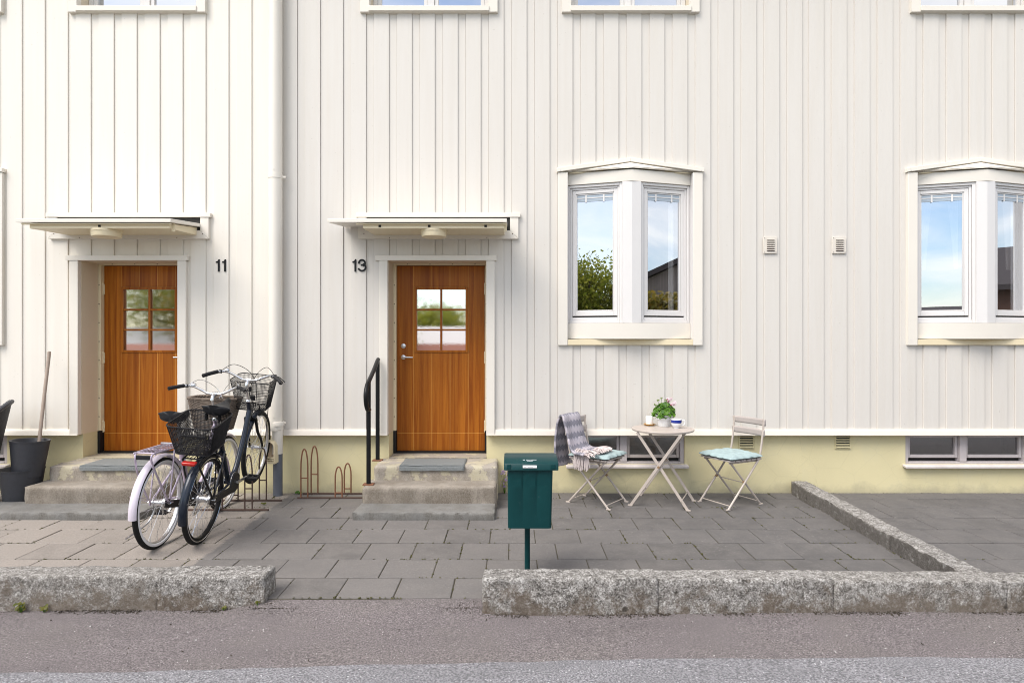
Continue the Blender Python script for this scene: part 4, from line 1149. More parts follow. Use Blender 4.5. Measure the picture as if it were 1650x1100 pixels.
def bike(label, loc, heading, frame_m, fender_m, white_wall, pitch, style, lean=0.0):
    global XF, OFF
    OFF = Vector((0,0,0))
    root = empty('bicycle', loc, R(90-heading)); tag(root, label, 'bicycle')
    s_, c_ = math.sin(R(pitch)), math.cos(R(pitch)); RW = .34
    def xf(v):
        x, z = v.x, v.z-RW
        z2 = RW+z*c_+x*s_; y = v.y
        return Vector((x*c_-z*s_, y*math.cos(R(lean))-z2*math.sin(R(lean)), z2*math.cos(R(lean))+y*math.sin(R(lean))))
    XF = xf
    WB = 1.11; H0, H1 = Vector((0, 0, RW)), Vector((WB, 0, RW)); BB = Vector((.455, 0, .285))
    for H, front in ((H0, 0), (H1, 1)):
        hb = MB(); hb.lathe([(.0, -.062), (.012, -.062), (.014, -.05), (.030, -.047), (.030, -.040), (.020, -.032), (.018, .030), (.028, .038), (.028, .044), (.014, .048), (.012, .062), (0, .062)] if front else
                            [(0, -.072), (.011, -.072), (.013, -.055), (.040, -.052), (.040, -.040), (.024, -.034), (.023, .030), (.034, .036), (.034, .044), (.015, .050), (.011, .068), (0, .068)], H, 20, axis='y')
        w = hb.build('wheel', M['alloy'], root)
        hb = MB(); hb.tube([H+Vector((0,-.09,0)), H+Vector((0,.09,0))], .0055, 8)
        for sy in (-1, 1): hb.lathe([(.010, 0), (.010, .010*sy), (.006, .014*sy)], (H.x, .075*sy, H.z), 6, axis='y')
        if not front: hb.lathe([(.036, -.058), (.036, -.054)], H, 22, axis='y')
        hb.build('axle', M['chrome'], w)
        t = MB(); t.ring(H, .322, .0215, 'y', 72, 12, .020); t.build('tyre', M['rubber'], w)
        if white_wall:
            t = MB()
            for sy in (-1, 1): t.ring((H.x, sy*.0165, H.z), .310, .0125, 'y', 72, 8, .0065)
            t.build('sidewall', M['white_rubber'], w)
        elif not front:
            t = MB()
            for sy in (-1, 1): t.ring((H.x, sy*.0188, H.z), .317, .0032, 'y', 72, 6, .002)
            t.build('reflex_stripe', M['chrome'], w)
        t = MB(); t.ring(H, .2955, .0085, 'y', 72, 8, .0145); t.build('rim', M['alloy'] if style == 'lilac' or front else M['black_paint'], w)
        sp = MB(); rv = random.Random(3+front)
        for k in range(36):
            a = 2*math.pi*k/36; sy = 1 if k % 2 else -1; off = (1 if (k//2) % 2 else -1)*R(62)
            p0 = H+Vector((.026*math.cos(a+off), .036*sy, .026*math.sin(a+off))); p1 = H+Vector((.290*math.cos(a), .003*sy, .290*math.sin(a)))
            sp.tube([p0, p1], .0014, 4, caps=False)
        sp.build('spokes', M['chrome'], w)
    # frame
    HB, HT = Vector((.930, 0, .715)), Vector((.882, 0, .862))
    f = MB()
    f.tube([HB-(HT-HB)*.02, HT], .0205, 14)
    if style == 'navy':
        dt = smooth_path([HT.lerp(HB, .62)+Vector((-.005,0,0)), Vector((.80, 0, .575)), Vector((.665, 0, .385)), Vector((.575, 0, .305)), BB+Vector((.01, 0, .0))], 7)
        f.tube(dt, [.0235]*len(dt), 14)
    else:
        dt = smooth_path([HB+Vector((-.005,0,.035)), Vector((.84, 0, .56)), Vector((.70, 0, .385)), Vector((.58, 0, .31)), BB], 7); f.tube(dt, .0205, 14)
        tt = smooth_path([HT+Vector((-.003, 0, -.035)), Vector((.79, 0, .66)), Vector((.65, 0, .52)), Vector((.50, 0, .45)), Vector((.395, 0, .44))], 7); f.tube(tt, .016, 12)
    ST = Vector((.298, 0, .70)); f.tube([BB, ST], .0215, 14)
    f.lathe([(.024, -.036), (.024, .036)], BB, 18, axis='y')
    for sy in (-1, 1):
        D = H0+Vector((.004, .066*sy, 0))
        f.tube(smooth_path([BB+Vector((-.03, .026*sy, 0)), BB+Vector((-.14, .040*sy, .016)), D], 4), .0105, 8)
        f.tube(smooth_path([BB.lerp(ST, .78)+Vector((0, .018*sy, 0)), Vector((.20, .042*sy, .50)), D], 4), .0085, 8)
        f.obox(D, Vector((.024, 0, 0)), Vector((0, .003, 0)), Vector((0, 0, .02)))
    f.tube([Vector((.335,-.03,.575)), Vector((.335,.03,.575))], .012, 8)
    f.build('frame', frame_m, root)
    # fork
    k = MB(); CR = HB+(HB-HT).normalized()*.035
    k.tube([HB, CR], .019, 12); k.tube([CR+Vector((0, -.05, 0)), CR+Vector((0, .05, 0))], .014, 10)
    for sy in (-1, 1):
        k.tube(smooth_path([CR+Vector((0, .046*sy, .006)), CR+Vector((.045, .052*sy, -.14)), H1+Vector((-.055, .056*sy, .11)), H1+Vector((-.004, .06*sy, .0))], 5), [.0135]*11+[.0115, .0105, .0100, .0095, .009], 10)
    k.build('fork', frame_m if style == 'lilac' else M['black_paint'], root)
    st = MB(); top = HT+(HT-HB).normalized()*(.21 if style == 'lilac' else .175)
    st.tube([HT, top], .0115, 12); st.lathe([(.026, 0), (.026, .012), (.020, .02)], HT, 16)
    cl = top+Vector((.045, 0, .035)); st.tube(smooth_path([top+Vector((0,0,-.02)), top+Vector((.008,0,.012)), cl], 4), .0165, 12)
    st.lathe([(.020, -.022), (.020, .022)], cl, 14, axis='y')
    st.build('stem', M['chrome'], root)
    hbp = [cl, cl+Vector((.004, .06, .004)), cl+Vector((.008, .12, .03)), cl+Vector((-.01, .185, .062)), cl+Vector((-.055, .245, .070)), cl+Vector((-.11, .30, .058)), cl+Vector((-.155, .335, .048))]
    hp = smooth_path([Vector((p.x, -p.y, p.z)) for p in hbp[::-1]]+hbp[1:], 6)
    h = MB(); h.tube(hp, .0112, 12); hbar = h.build('handlebar', M['chrome'], root)
    for sy in (-1, 1):
        g0 = [hbp[3]+Vector((-.028,.04,.007)), hbp[4], hbp[5], hbp[6]]
        g = smooth_path([Vector((p.x, p.y*sy, p.z)) for p in g0[1:]], 6)
        m_ = MB(); m_.tube(g, [.0155+.002*abs(math.sin(i*1.3)) for i in range(len(g))], 12); m_.build('grip', M['black_plastic'], hbar)
    def brake(sy):
        b = MB(); p = hbp[4].copy(); p.y *= sy
        b.obox(p+Vector((.02, -.012*sy, -.002)), Vector((.016, .004*sy, 0)), Vector((0, .014, 0)), Vector((0, 0, .013)))
        b.tube(smooth_path([p+Vector((.035, -.01*sy, -.004)), p+Vector((.035, .03*sy, -.012)), p+Vector((-.02, .08*sy, -.02)), p+Vector((-.05, .105*sy, -.022))], 4), .005, 6)
        b.build('brake_lever', M['black_plastic'], hbar)
    brake(1); brake(-1)
    bl = MB(); p = hbp[3]; bl.lathe([(0, .034), (.012, .033), (.021, .026), (.025, .015), (.025, .012), (0, .010)], (p.x, p.y*(1 if style == 'navy' else 1), p.z), 18); bl.build('bell', M['chrome'], hbar)
    ca = MB()
    for sy in (-1, 1):
        p = hbp[4].copy(); p.y *= sy
        ca.tube(smooth_path([p+Vector((.03, -.01*sy, 0)), p+Vector((.10, -.10*sy, .05)), cl+Vector((.13, .03*sy, .03)), cl+Vector((.12, -.03*sy, -.12)), HB+Vector((.05, -.02*sy, .03))], 6), .0026, 6)
    ca.build('brake_cable', M['black_plastic'] if style == 'navy' else M['chrome'], hbar)
    # saddle
    sz = 1.01 if style == 'navy' else .965; sxp = .235
    po = MB(); po.tube([ST-(ST-BB).normalized()*.02, Vector((sxp+.012, 0, sz-.05))], .0135, 12); po.lathe([(.026, 0), (.026, .02)], ST-Vector((0,0,.012)), 14); po.build('seat_post', M['alloy'], root)
    sd = MB(); NU, NV = 26, 14
    def sw(t): return .018+.088*max(0, min(1, (1-t)*1.45-.30))**.8+.006 if t < .985 else .012
    def sfn(u, v):
        t = u; x = sxp-.125+.27*t; w = sw(t)*(1 if t > .06 else .55+.45*t/.06); a = math.pi*2*v
        zc_ = sz+.012-.016*math.sin(t*math.pi)*.9+.02*(1-t)**3
        zz = math.sin(a); hgt = .030 if zz > 0 else .056*(.40+.60*(1-t))
        return (x-.01*(abs(math.cos(a))*0), (-.025 if style == 'navy' else 0)+math.cos(a)*w*(1 if zz > 0 else .86), zc_+(abs(zz)**.7)*math.copysign(1, zz)*hgt)
    sd.grid(sfn, NU, NV*2)
    sd.uv = None
    n0 = len(sd.v); sd.v += [(sxp-.126, 0, sz+.02), (sxp+.147, 0, sz+.01)]
    for v in range(NV*2): sd.f.append((n0, v*(NU+1), (v+1)*(NU+1))); sd.f.append((n0+1, (v+1)*(NU+1)+NU, v*(NU+1)+NU))
    sad = sd.build('saddle', M['black_plastic'], root, merge=True, angle=60)
    rl = MB()
    for sy in (-1, 1): rl.tube(smooth_path([(sxp-.10, .03*sy, sz-.012), (sxp-.05, .022*sy, sz-.045), (sxp+.05, .022*sy, sz-.045), (sxp+.12, .012*sy, sz-.008)], 4), .0036, 6)
    if style == 'navy':
        for sy in (-1, 1): rl.tube([(sxp-.09, .05*sy, sz-.07+.002*i) if i % 2 else (sxp-.09+.004, .05*sy, sz-.07+.006*i) for i in range(9)], .012, 8)
    rl.build('saddle_rail', M['black_paint'], sad)
    # fenders
    fe = MB(); fender(fe, H0, .372, 186, 38, .030); fe.build('fender', fender_m, root, angle=70)
    fe = MB(); fender(fe, H1, .370, 168 if style == 'navy' else 165, 62 if style == 'navy' else 55, .028); fe.build('fender', fender_m if style == 'lilac' else frame_m, root, angle=70)
    sy_ = MB()
    for H, a in ((H0, 160), (H1, 150)):
        for sy in (-1, 1):
            sy_.tube([H+Vector((0, .072*sy, 0)), H+Vector((.362*math.cos(R(a)), .030*sy, .362*math.sin(R(a))))], .0025, 6)
    sy_.build('fender_stay', M['chrome'] if style == 'navy' else frame_m, root)
    # rear carrier
    rk = MB(); zr = .755 if style == 'lilac' else .745; xa, xb = (-.235, .20) if style == 'lilac' else (-.20, .20)
    hw = .072
    loop = [(xb, hw*.55, zr), (xb-.06, hw, zr), (xa+.03, hw, zr), (xa, hw*.86, zr-.006), (xa-.006, hw*.80, zr-.05), (xa+.05, hw*.94, zr-.16), (-.02, .075, .36)]
    for sy in (-1, 1): rk.tube(smooth_path([(p[0], p[1]*sy, p[2]) for p in loop], 6), .0075, 8)
    rk.tube([(xb, -hw*.55, zr), (xb, hw*.55, zr)], .0065, 8)
    for i in range(5):
        y = -hw*.72+hw*1.44*i/4; rk.tube([(xa+.03, y, zr+.002), (xb-.01, y*.7, zr+.002)], .0030, 6)
    for x in (xa+.03, xa+.18, xb-.06): rk.tube([(x, -hw, zr-.002), (x, hw, zr-.002)], .0055, 8)
    for sy in (-1, 1): rk.tube([(.06, hw*.98*sy, zr), (.006, .075*sy, .37)], .0062, 8)
    rk.build('carrier', M['lilac'] if style == 'lilac' else M['black_paint'], root)
    if style == 'lilac':
        cp = MB(); cp.box(xa-.012, xa-.002, -.055, .055, zr-.045, zr-.012); cp.build('reflector', M['black_plastic'], root, bevel=.004)
        sc = MB(); sc.tube([(-.10, 0, zr+.008), (.05, .0, zr+.022), (.16, 0, zr+.010)], .004, 6); sc.tube(smooth_path([(xb-.06, -hw, zr+.01), (xb-.1, -.05, zr+.024), (xb-.1, .05, zr+.024), (xb-.06, hw, zr+.01)], 4), .0045, 6); sc.build('spring_clip', M['alloy'], root)
    else:
        rd = MB(); rd.prism([(-.045, .722), (.045, .722), (.052, .748), (-.052, .748)], 'x', xa-.065, xa-.02); rd.build('tail_light', M['red'], root, bevel=.008)
        bk = MB(); bx = (xa+xb)/2-.012
        wire_basket(bk, (bx, .022, .772), .255, .315, (bx-.008, .022, .998), .345, .410, 120, 22, .0025, .0052)
        bk.tube([(bx-.19, -.10, .93), (bx-.19, .08, .93)], .010, 6)
        bsk = bk.build('basket', M['black_plastic'], root)
    # crank, chain guard, pedals
    cg = MB(); gp = [(-.035, .365), (-.035, .315), (.02, .298), (.36, .225), (.43, .205), (.49, .21), (.535, .25), (.535, .32), (.49, .362), (.43, .37), (.38, .345), (.34, .29), (.05, .35), (.0, .378)]
    cg.prism(gp, 'y', -.070, -.056); cg.build('chain_guard', M['black_plastic'], root, bevel=.004)
    cr = MB(); cr.lathe([(.085, -.052), (.085, -.049)], BB, 30, axis='y')
    ang = R(-8 if style == 'navy' else 40)
    for sy in (-1, 1):
        d = Vector((math.cos(ang), 0, math.sin(ang)))*(.168*(-sy)); p0 = BB+Vector((0, .082*sy, 0)); cr.tube([BB+Vector((0,.03*sy,0)), p0], .011, 8); cr.bar(p0, p0+d+Vector((0, .012*sy, 0)), .022, .012, (0,1,0))
    cro = cr.build('crank', M['alloy'], root)
    for sy in (-1, 1):
        d = Vector((math.cos(ang), 0, math.sin(ang)))*(.168*(-sy)); c = BB+d+Vector((0, .145*sy, 0)); pd = MB()
        for q in (-1, 1): pd.obox(c+Vector((q*.036, 0, 0)), Vector((.008, 0, 0)), Vector((0, .048, 0)), Vector((0, 0, .011)))
        for q in (-.04, 0, .04): pd.obox(c+Vector((0, q, 0)), Vector((.03, 0, 0)), Vector((0, .006, 0)), Vector((0, 0, .008)))
        pd.tube([c+Vector((0, -.05*sy, 0)), c+Vector((0, .045*sy, 0))], .007, 8)
        pd.build('pedal', M['black_plastic'], cro)
    ks = MB(); ks.tube(smooth_path([(.10, .075, .30), (.06, .11, .17), (-.20 if style != 'navy' else .22, .13, .12 if style != 'navy' else .13)], 4), .0075, 8); ks.build('kickstand', M['alloy'], root)
    # front basket
    if style == 'navy':
        fb = MB(); wire_basket(fb, (1.115, .035, .735), .26, .20, (1.135, .045, 1.005), .36, .29, 100, 18, .0016, .0044)
        for sy in (-1, 1): fb.tube(smooth_path([(1.02, .05*sy, .735), (1.0, .05*sy, .80), (HT.x+.02, .02*sy, .855)], 4), .004, 6)
        fb.build('basket', M['black_plastic'], root)
        cl2 = MB()
        for y, z in ((.035, .945), (.0, .865)): cl2.box(.975, .992, y-.022, y+.022, z-.022, z+.022)
        cl2.build('basket_clip', M['black_plastic'], root, bevel=.003)
        ps = MB()
        for sy in (-1, 1): ps.tube([(1.20, .07*sy, .735), H1+Vector((.0, .075*sy, 0))], .0035, 6)
        ps.build('basket_stay', M['black_paint'], root)
        li = MB(); li.lathe([(0, -.05), (.02, -.048), (.034, -.03), (.040, 0), (.040, .01), (0, .012)], (1.035, 0, .655), 20, axis='x'); li.build('headlight', M['chrome'], root)
    else:
        wk = MB(); rows_, N = 26, 96; c0, c1 = Vector((1.02, .065, .765)), Vector((1.035, .07, 1.045))
        for k in range(rows_+1):
            t = k/rows_; c = c0.lerp(c1, t); w = .30+.12*t; l = .22+.09*t; pts = []
            for q in range(N):
                a = 2*math.pi*q/N; ce, se = math.cos(a), math.sin(a); p_ = 2/3.6
                x = math.copysign(abs(ce)**p_, ce)*l/2; y = math.copysign(abs(se)**p_, se)*w/2
                o_ = .0045*math.sin(q*math.pi/2+(k % 2)*math.pi)
                s2 = 1+o_/(.15); pts.append((c.x+x*s2, c.y+y*s2, c.z+.0016*math.sin(q*1.7+k)))
            wk.tube(pts, .0072 if k < rows_ else .013, 6, closed=True)
        for q in range(0, N, 4):
            a = 2*math.pi*(q+.5)/N; ce, se = math.cos(a), math.sin(a); p_ = 2/3.6
            X = math.copysign(abs(ce)**p_, ce); Y = math.copysign(abs(se)**p_, se)
            wk.tube([(c0.x+X*.11, c0.y+Y*.15, c0.z), (c1.x+X*.155, c1.y+Y*.21, c1.z)], .005, 5)
        wk.lathe([(0, 0), (1, 0), (1, .012), (0, .012)], c0, 32, .105, .145)
        for q in (-.03, .05): wk.tube(smooth_path([(.94, q, .985), (.92, q, 1.02), (.91, q*.6, .98)], 3), .008, 6)
        wk.build('basket', M['wicker'], root)
    XF = None
    return root
bike('lilac bicycle with white wall tyres and a wicker front basket', (-2.700, yd(4.885), gz(yd(4.885))), -.5, M['lilac'], M['lilac_white'], True, 0, 'lilac', 2.2)
bike('black bicycle with wire baskets, its front wheel raised in the rack', (-2.432, yd(4.99), gz(yd(4.99))+.001), -2.4, M['navy'], M['navy'], False, 11.8, 'navy', 5.6)

# ================================================================== BISTRO FURNITURE
def chair(label):
    """folding slat chair; local x = facing, y = left, origin on the ground"""
    global OFF
    OFF = Vector((0,0,0)); root = empty('folding_chair', (0,0,0)); tag(root, label, 'chair', 'cream folding chairs at the round table')
    hw = .182
    for sy in (-1, 1):
        y = hw*sy; f = MB()
        P = smooth_path([(-.235, y, .815), (-.225, y, .70), (-.190, y, .50), (-.155, y, .425), (.225, y, .004)], 6)
        for a, b in zip(P, P[1:]): f.bar(a, b+(b-a)*.04, .009, .022, (1, 0, 0) if False else (0, 1, 0)) if False else None
        f.tube(P, .0098, 8); f.build('leg', M['cream_metal'], root)
        f = MB(); yi = (hw-.024)*sy
        f.bar((.175, yi, .432), (-.222, yi, .004), .008, .022, (0, 0, 1)) if False else f.tube([(.175, yi, .432), (-.222, yi, .004)], .0098, 8)
        f.build('leg', M['cream_metal'], root)
        f = MB(); f.obox((.225, y, .006), Vector((.022, 0, 0)), Vector((0, .010, 0)), Vector((0, 0, .006))); f.obox((-.225, yi, .006), Vector((.022, 0, 0)), Vector((0, .010, 0)), Vector((0, 0, .006))); f.build('foot', M['cream_metal'], root, bevel=.003)
        b = MB(); b.lathe([(.011, -.008), (.011, .008), (0, .009)], (.018, (hw-.01)*sy, .238), 10, axis='y'); b.build('pivot', M['bronze'], root)
        b = MB(); b.bar((-.17, yi, .425), (.19, yi, .425), .022, .010, (0, 1, 0)) if False else b.obox((.0, yi, .427), Vector((.19, 0, 0)), Vector((0, .006, 0)), Vector((0, 0, .010))); b.build('seat_rail', M['cream_metal'], root, bevel=.002)
        b = MB(); b.bar((.105, yi, .36), (.165, yi, .425), .016, .004, (0, 1, 0)); b.build('hinge', M['bronze'], root)
    r = MB(); r.tube([(.197, -hw, .036), (.197, hw, .036)], .0048, 8); r.tube([(-.19, -hw+.024, .038), (-.19, hw-.024, .038)], .0048, 8)
    r.tube([(-.02, -hw+.02, .225), (-.02, hw-.02, .225)], .0045, 8); r.build('cross_rod', M['cream_metal'], root)
    for zc_, xx in ((.782, -.236), (.682, -.226)):
        s = MB()
        def fn(u, v):
            y = -.2+.4*u; bow = -.022*math.cos((u-.5)*math.pi)
            return (xx+bow+(v-.5)*.006, y, zc_+(v-.5)*.062)
        s.grid(fn, 16, 4); o = s.build('back_slat', M['cream_wood'], root); m_ = o.modifiers.new('t', 'SOLIDIFY'); m_.thickness = .012; m_.offset = 0
    for i in range(6):
        x = -.165+.068*i; s = MB(); s.box(x-.028, x+.028, -.195, .195, .4385, .452); s.build('seat_slat', M['cream_wood'], root, bevel=.003)
    return root
def cushion(label, loc, rz, seed):
    global OFF
    OFF = Vector((0,0,0)); mb = MB(); N = 40; W = .42
    def prof(u, v):
        e = (1-abs(2*u-1)**5)*(1-abs(2*v-1)**5); e = max(0, e)**.42
        d = 0
        for a in (.27, .5, .73):
            for b in (.27, .5, .73): d += math.exp(-((u-a)**2+(v-b)**2)/.0028)
        return e, d
    def pos(u, v):
        k = 1-.035*math.sin(math.pi*u)*(1 if abs(2*v-1) > .9 else 0)
        wob = .006*noise.noise(Vector((u*5, v*5, seed)))
        x = (u-.5)*W; y = (v-.5)*W
        if abs(2*u-1) > .97: x += .008*math.sin(v*34+seed)*(1 if u < .5 else -1)*.6
        if abs(2*v-1) > .97: y += .008*math.sin(u*31+seed)*(1 if v < .5 else -1)*.6
        return x+wob, y+wob
    def top(u, v):
        e, d = prof(u, v); x, y = pos(u, v)
        return (x, y, .018+.034*e-.016*d*e+.007*noise.noise(Vector((u*7, v*7, seed))))
    def bot(u, v):
        e, d = prof(1-u, v); x, y = pos(1-u, v)
        return (x, y, max(.0, .018-.018*e+.004*d*e))
    mb.grid(top, N, N); mb.grid(bot, N, N); mb.uv = None
    o = mb.build('seat_cushion', M['mint'], angle=75, merge=True); o.location = loc; o.rotation_euler = (0, 0, rz)
    return tag(o, label, 'cushion', 'mint tufted seat cushions')
def rot2(dx, dy): return math.atan2(dy, dx)
CLx, CLy = .817, yd(6.19); aL = rot2(.351, -.257)
cl_ = chair('cream folding chair with a zigzag blanket over its back, left of the table'); cl_.location = (CLx, CLy, gz(CLy)); cl_.rotation_euler = (0, 0, aL)
CRx, CRy = 2.105, yd(6.16); aR = rot2(-.408, -.209)
cr_ = copy_tree(cl_); cr_['label'] = 'cream folding chair with bare back slats, right of the table near the kerb'
cr_.location = (CRx, CRy, gz(CRy)); cr_.rotation_euler = (0, 0, aR)
def loc_on(cx, cy, a, x, y, z): return (cx+x*math.cos(a)-y*math.sin(a), cy+x*math.sin(a)+y*math.cos(a), gz(cy)+z)
cushion('mint seat cushion partly under the blanket fringe', loc_on(CLx, CLy, aL, .012, 0, .452), aL, 2)
cushion('mint seat cushion on the bare backed chair', loc_on(CRx, CRy, aR, .012, 0, .452), aR+.02, 9)

# blanket over the left chair's back
bl_root = loc_on(CLx, CLy, aL, 0, 0, 0)
br_ = None
prof = [(-.335, .335), (-.340, .45), (-.325, .60), (-.305, .74), (-.288, .815), (-.258, .845), (-.222, .828), (-.196, .76), (-.165, .66), (-.125, .56), (-.075, .522), (-.02, .520), (.045, .522)]
PP = smooth_path([(p[0], 0, p[1]) for p in prof], 6); LP = [0]
for a, b in zip(PP, PP[1:]): LP.append(LP[-1]+(b-a).length)
def along(t):
    s = t*LP[-1]; i = 0
    while i < len(LP)-2 and LP[i+1] < s: i += 1
    return PP[i].lerp(PP[i+1], (s-LP[i])/(LP[i+1]-LP[i]))
def bfn(u, v):
    p = along(v); w = -.235-.05*max(0, min(1, (v-.45)*8))+.33*u
    w -= .06*max(0, v-.72)/.28*(1-u)*1.0
    w += .02*(1-v)*(1-u)
    fold = .012*math.sin(u*9+v*2.2)+.010*noise.noise(Vector((u*4, v*5, 2)))
    zd = 0
    if v > .75: zd = -.02*(1-u)**2*(v-.75)/.25
    nx = fold*(1 if v < .42 else .7)
    return (p.x+nx*(-1 if v < .45 else 1)*.8, w+.008*noise.noise(Vector((v*6, u*2, 7))), p.z+zd+(.010*math.sin(u*8+1) if .36 < v < .48 else 0)+(max(0, fold)*.8 if v > .75 else 0))
bm_ = MB(); bm_.grid(bfn, 40, 120); bl = bm_.build('blanket', M['blanket'], angle=80)
so = bl.modifiers.new('thick', 'SOLIDIFY'); so.thickness = .020; so.offset = 0; so.use_even_offset = False
bl.location = bl_root; bl.rotation_euler = (0, 0, aL)
tag(bl, 'grey and white zigzag knit blanket with a pale fringe draped over a chair back', 'blanket')
fr = MB(); rr = random.Random(11)
def fkey(u): return Vector(bfn(u, 1.0))
for i in range(230):
    u = rr.random(); p = fkey(u); tilt = rr.uniform(-.35, .35)
    d = Vector((.60+rr.uniform(-.3, .3), -.35*(1-u)+tilt*.6, 0)).normalized(); L = rr.uniform(.085, .135)
    p += Vector((rr.uniform(-.022, .004), 0, rr.uniform(-.004, .014)))
    near = (1-u)
    if u < .55 and rr.random() < .85:                 # strands falling over the near edge of the seat
        p.y = -.225-rr.uniform(0, .035); p.x = -.10+.15*rr.random(); q = [p+Vector((0, .035, .006)), p+Vector((.006*tilt, -.014, -.006)), p+Vector((.015+.02*tilt, -.03, -L*.55)), p+Vector((.02+.05*tilt, -.03+.02*tilt, -L*1.2))]
    else:
        q = [p, p+d*L*.4+Vector((0,0,.008)), p+d*L*.75+Vector((0,0,rr.uniform(-.004,.010))), p+d*L+Vector((0,0,-.006))]
    fr.tube(smooth_path(q, 3), [.0046]*7+[.0052, .0058, .0040] , 5)
f_ = fr.build('fringe', M['fringe'], bl)

# round table
TX, TY = 1.449, yd(6.163); aT = math.atan2(-.207, .479)
tb = empty('round_table', (TX, TY, gz(TY)), aT); tag(tb, 'small round cream folding table with crossed legs between the chairs', 'table')
ZT = .722
t = MB(); t.lathe([(0, ZT-.022), (.28, ZT-.022), (.292, ZT-.018), (.295, ZT-.006), (.292, ZT-.001), (.285, ZT), (0, ZT)], (0,0,0), 72); t.build('tabletop', M['cream_metal'], tb)
for sy in (-1, 1):
    y = .215*sy
    for sx_, yy in ((1, y), (-1, y-.018*sy)):
        l = MB(); l.bar((-.262*sx_, yy, .006), (.205*sx_, yy, ZT-.024), .010, .026, (0, 1, 0)) if False else l.obox(Vector((-.028*sx_, yy, (ZT-.018)/2)), (Vector((.205*sx_, yy, ZT-.024))-Vector((-.262*sx_, yy, .006)))/2, Vector((0, .005, 0)), Vector((.715, 0, -.467*sx_)).normalized()*.013 if sx_ > 0 else Vector((.715, 0, .467)).normalized()*.013)
        l.build('leg', M['cream_metal'], tb, bevel=.002)
        f = MB(); f.obox((-.266*sx_, yy, .006), Vector((.022, 0, 0)), Vector((0, .009, 0)), Vector((0, 0, .006))); f.build('foot', M['cream_metal'], tb, bevel=.002)
    b = MB(); b.lathe([(.012, -.016), (.012, .016)], (-.0, y-.009*sy, .385), 10, axis='y'); b.build('pivot', M['bronze'], tb)
r = MB(); r.tube([(.205, -.215, .085), (.205, .215, .085)], .005, 8); r.tube([(-.205, -.2, .088), (-.205, .2, .088)], .005, 8); r.tube([(0, -.2, .385), (0, .2, .385)], .005, 8)
r.tube([(.15, -.215, .62), (.15, .215, .62)], .005, 8)
r.build('cross_rod', M['cream_metal'], tb)
ZW = gz(TY)+ZT
def put(px, d): return ((px-825)*d/1033, yd(d))

# pelargonium in a white pot
px_, py_ = put(1070, 6.30); pr_ = empty('potted_plant', (px_, py_, ZW)); tag(pr_, 'pelargonium with pink flowers in a white pot on the round table', 'potted plant')
t = MB(); t.lathe([(0, 0), (.058, 0), (.064, .008), (.069, .062), (.0705, .066), (.081, .070), (.0855, .112), (.083, .115), (.078, .112), (.074, .09), (0, .09)], (0,0,0), 44); t.build('pot', M['ceramic'], pr_)
t = MB(); t.lathe([(.076, .10), (.05, .104), (0, .106)], (0,0,0), 24); t.build('soil', M['soil_pot'], pr_)
lf = MB(); st = MB(); rr = random.Random(5)
def leafdisc(mb, c, nrm, r, cup=.25, lobes=5, stretch=1.0):
    nrm = Vector(nrm).normalized(); u = nrm.orthogonal().normalized(); q = Matrix.Rotation(rr.uniform(0, 6.28), 3, nrm); u = q @ u; w = nrm.cross(u)
    n0 = len(mb.v); K = 15; mb.v.append(tuple(Vector(c)-nrm*r*cup*.4))
    for k in range(K):
        a = 2*math.pi*k/K; rad = r*(1+.13*math.cos(a*lobes))*(1 if abs(a-math.pi) > .25 else .55)
        mb.v.append(tuple(Vector(c)+u*math.cos(a)*rad*stretch+w*math.sin(a)*rad+nrm*r*cup*(.4+.25*math.sin(a*lobes*2))))
    for k in range(K): mb.f.append((n0, n0+1+k, n0+1+(k+1) % K))
for i in range(150):
    a = rr.uniform(0, 2*math.pi); e = rr.random()**.7; rad = .105*e; h = .118+(.125*(1-e*e*.75))*rr.uniform(.35, 1.0)
    if rr.random() < .2: h = rr.uniform(.095, .13); rad = rr.uniform(.07, .112)
    c = Vector((rad*math.cos(a), rad*math.sin(a), h)); nrm = Vector((math.cos(a)*e*.9+rr.uniform(-.4,.4), math.sin(a)*e*.9-.25+rr.uniform(-.4,.4), .65))
    leafdisc(lf, c, nrm, rr.uniform(.016, .030), rr.uniform(.05, .4))
    if i % 3 == 0: st.tube(smooth_path([(c.x*.15, c.y*.15, .10), (c.x*.6, c.y*.6, .10+(h-.1)*.6), c], 4), .0018, 5)
lf.build('leaves', M['leaf'], pr_)
fl = MB(); fd = MB(); bd = MB()
for (fx, fz, nf) in ((.048, .262, 5), (.088, .232, 6)):
    st.tube(smooth_path([(fx*.3, -.0, .12), (fx*.7, -.01, .18), (fx, -.02, fz-.012)], 4), .0016, 5)
    for q in range(nf):
        c = Vector((fx+rr.uniform(-.022, .022), -.025+rr.uniform(-.014, .014), fz+rr.uniform(-.018, .016))); nn = Vector((rr.uniform(-.5, .5), -1, rr.uniform(-.2, .5))).normalized()
        u = nn.orthogonal().normalized()
        for k in range(5):
            d = Matrix.Rotation(k*2*math.pi/5+rr.uniform(-.15, .15), 3, nn) @ u
            leafdisc(fd if k < 1 else fl, c+d*.009+nn*.001*k, nn+d*.25, .0080, .1, 2)
for bx, bz in ((-.062, .250), (-.030, .268), (-.090, .205), (.012, .248)):
    st.tube(smooth_path([(bx*.3, 0, .13), (bx*.8, -.01, bz-.05), (bx, -.015, bz)], 4), .0015, 5)
    for k in range(7):
        a = rr.uniform(0, 6.28); c = Vector((bx+.010*math.cos(a), -.015+.010*math.sin(a), bz+rr.uniform(-.004, .014)))
        bd.lathe([(0, -.008), (.0035, -.003), (.004, .003), (0, .010)], c, 7)
st.build('stems', M['leaf'], pr_); fl.build('petals', M['petal'], pr_); fd.build('dark_petals', M['petal_dark'], pr_); bd.build('buds', M['bud'], pr_)

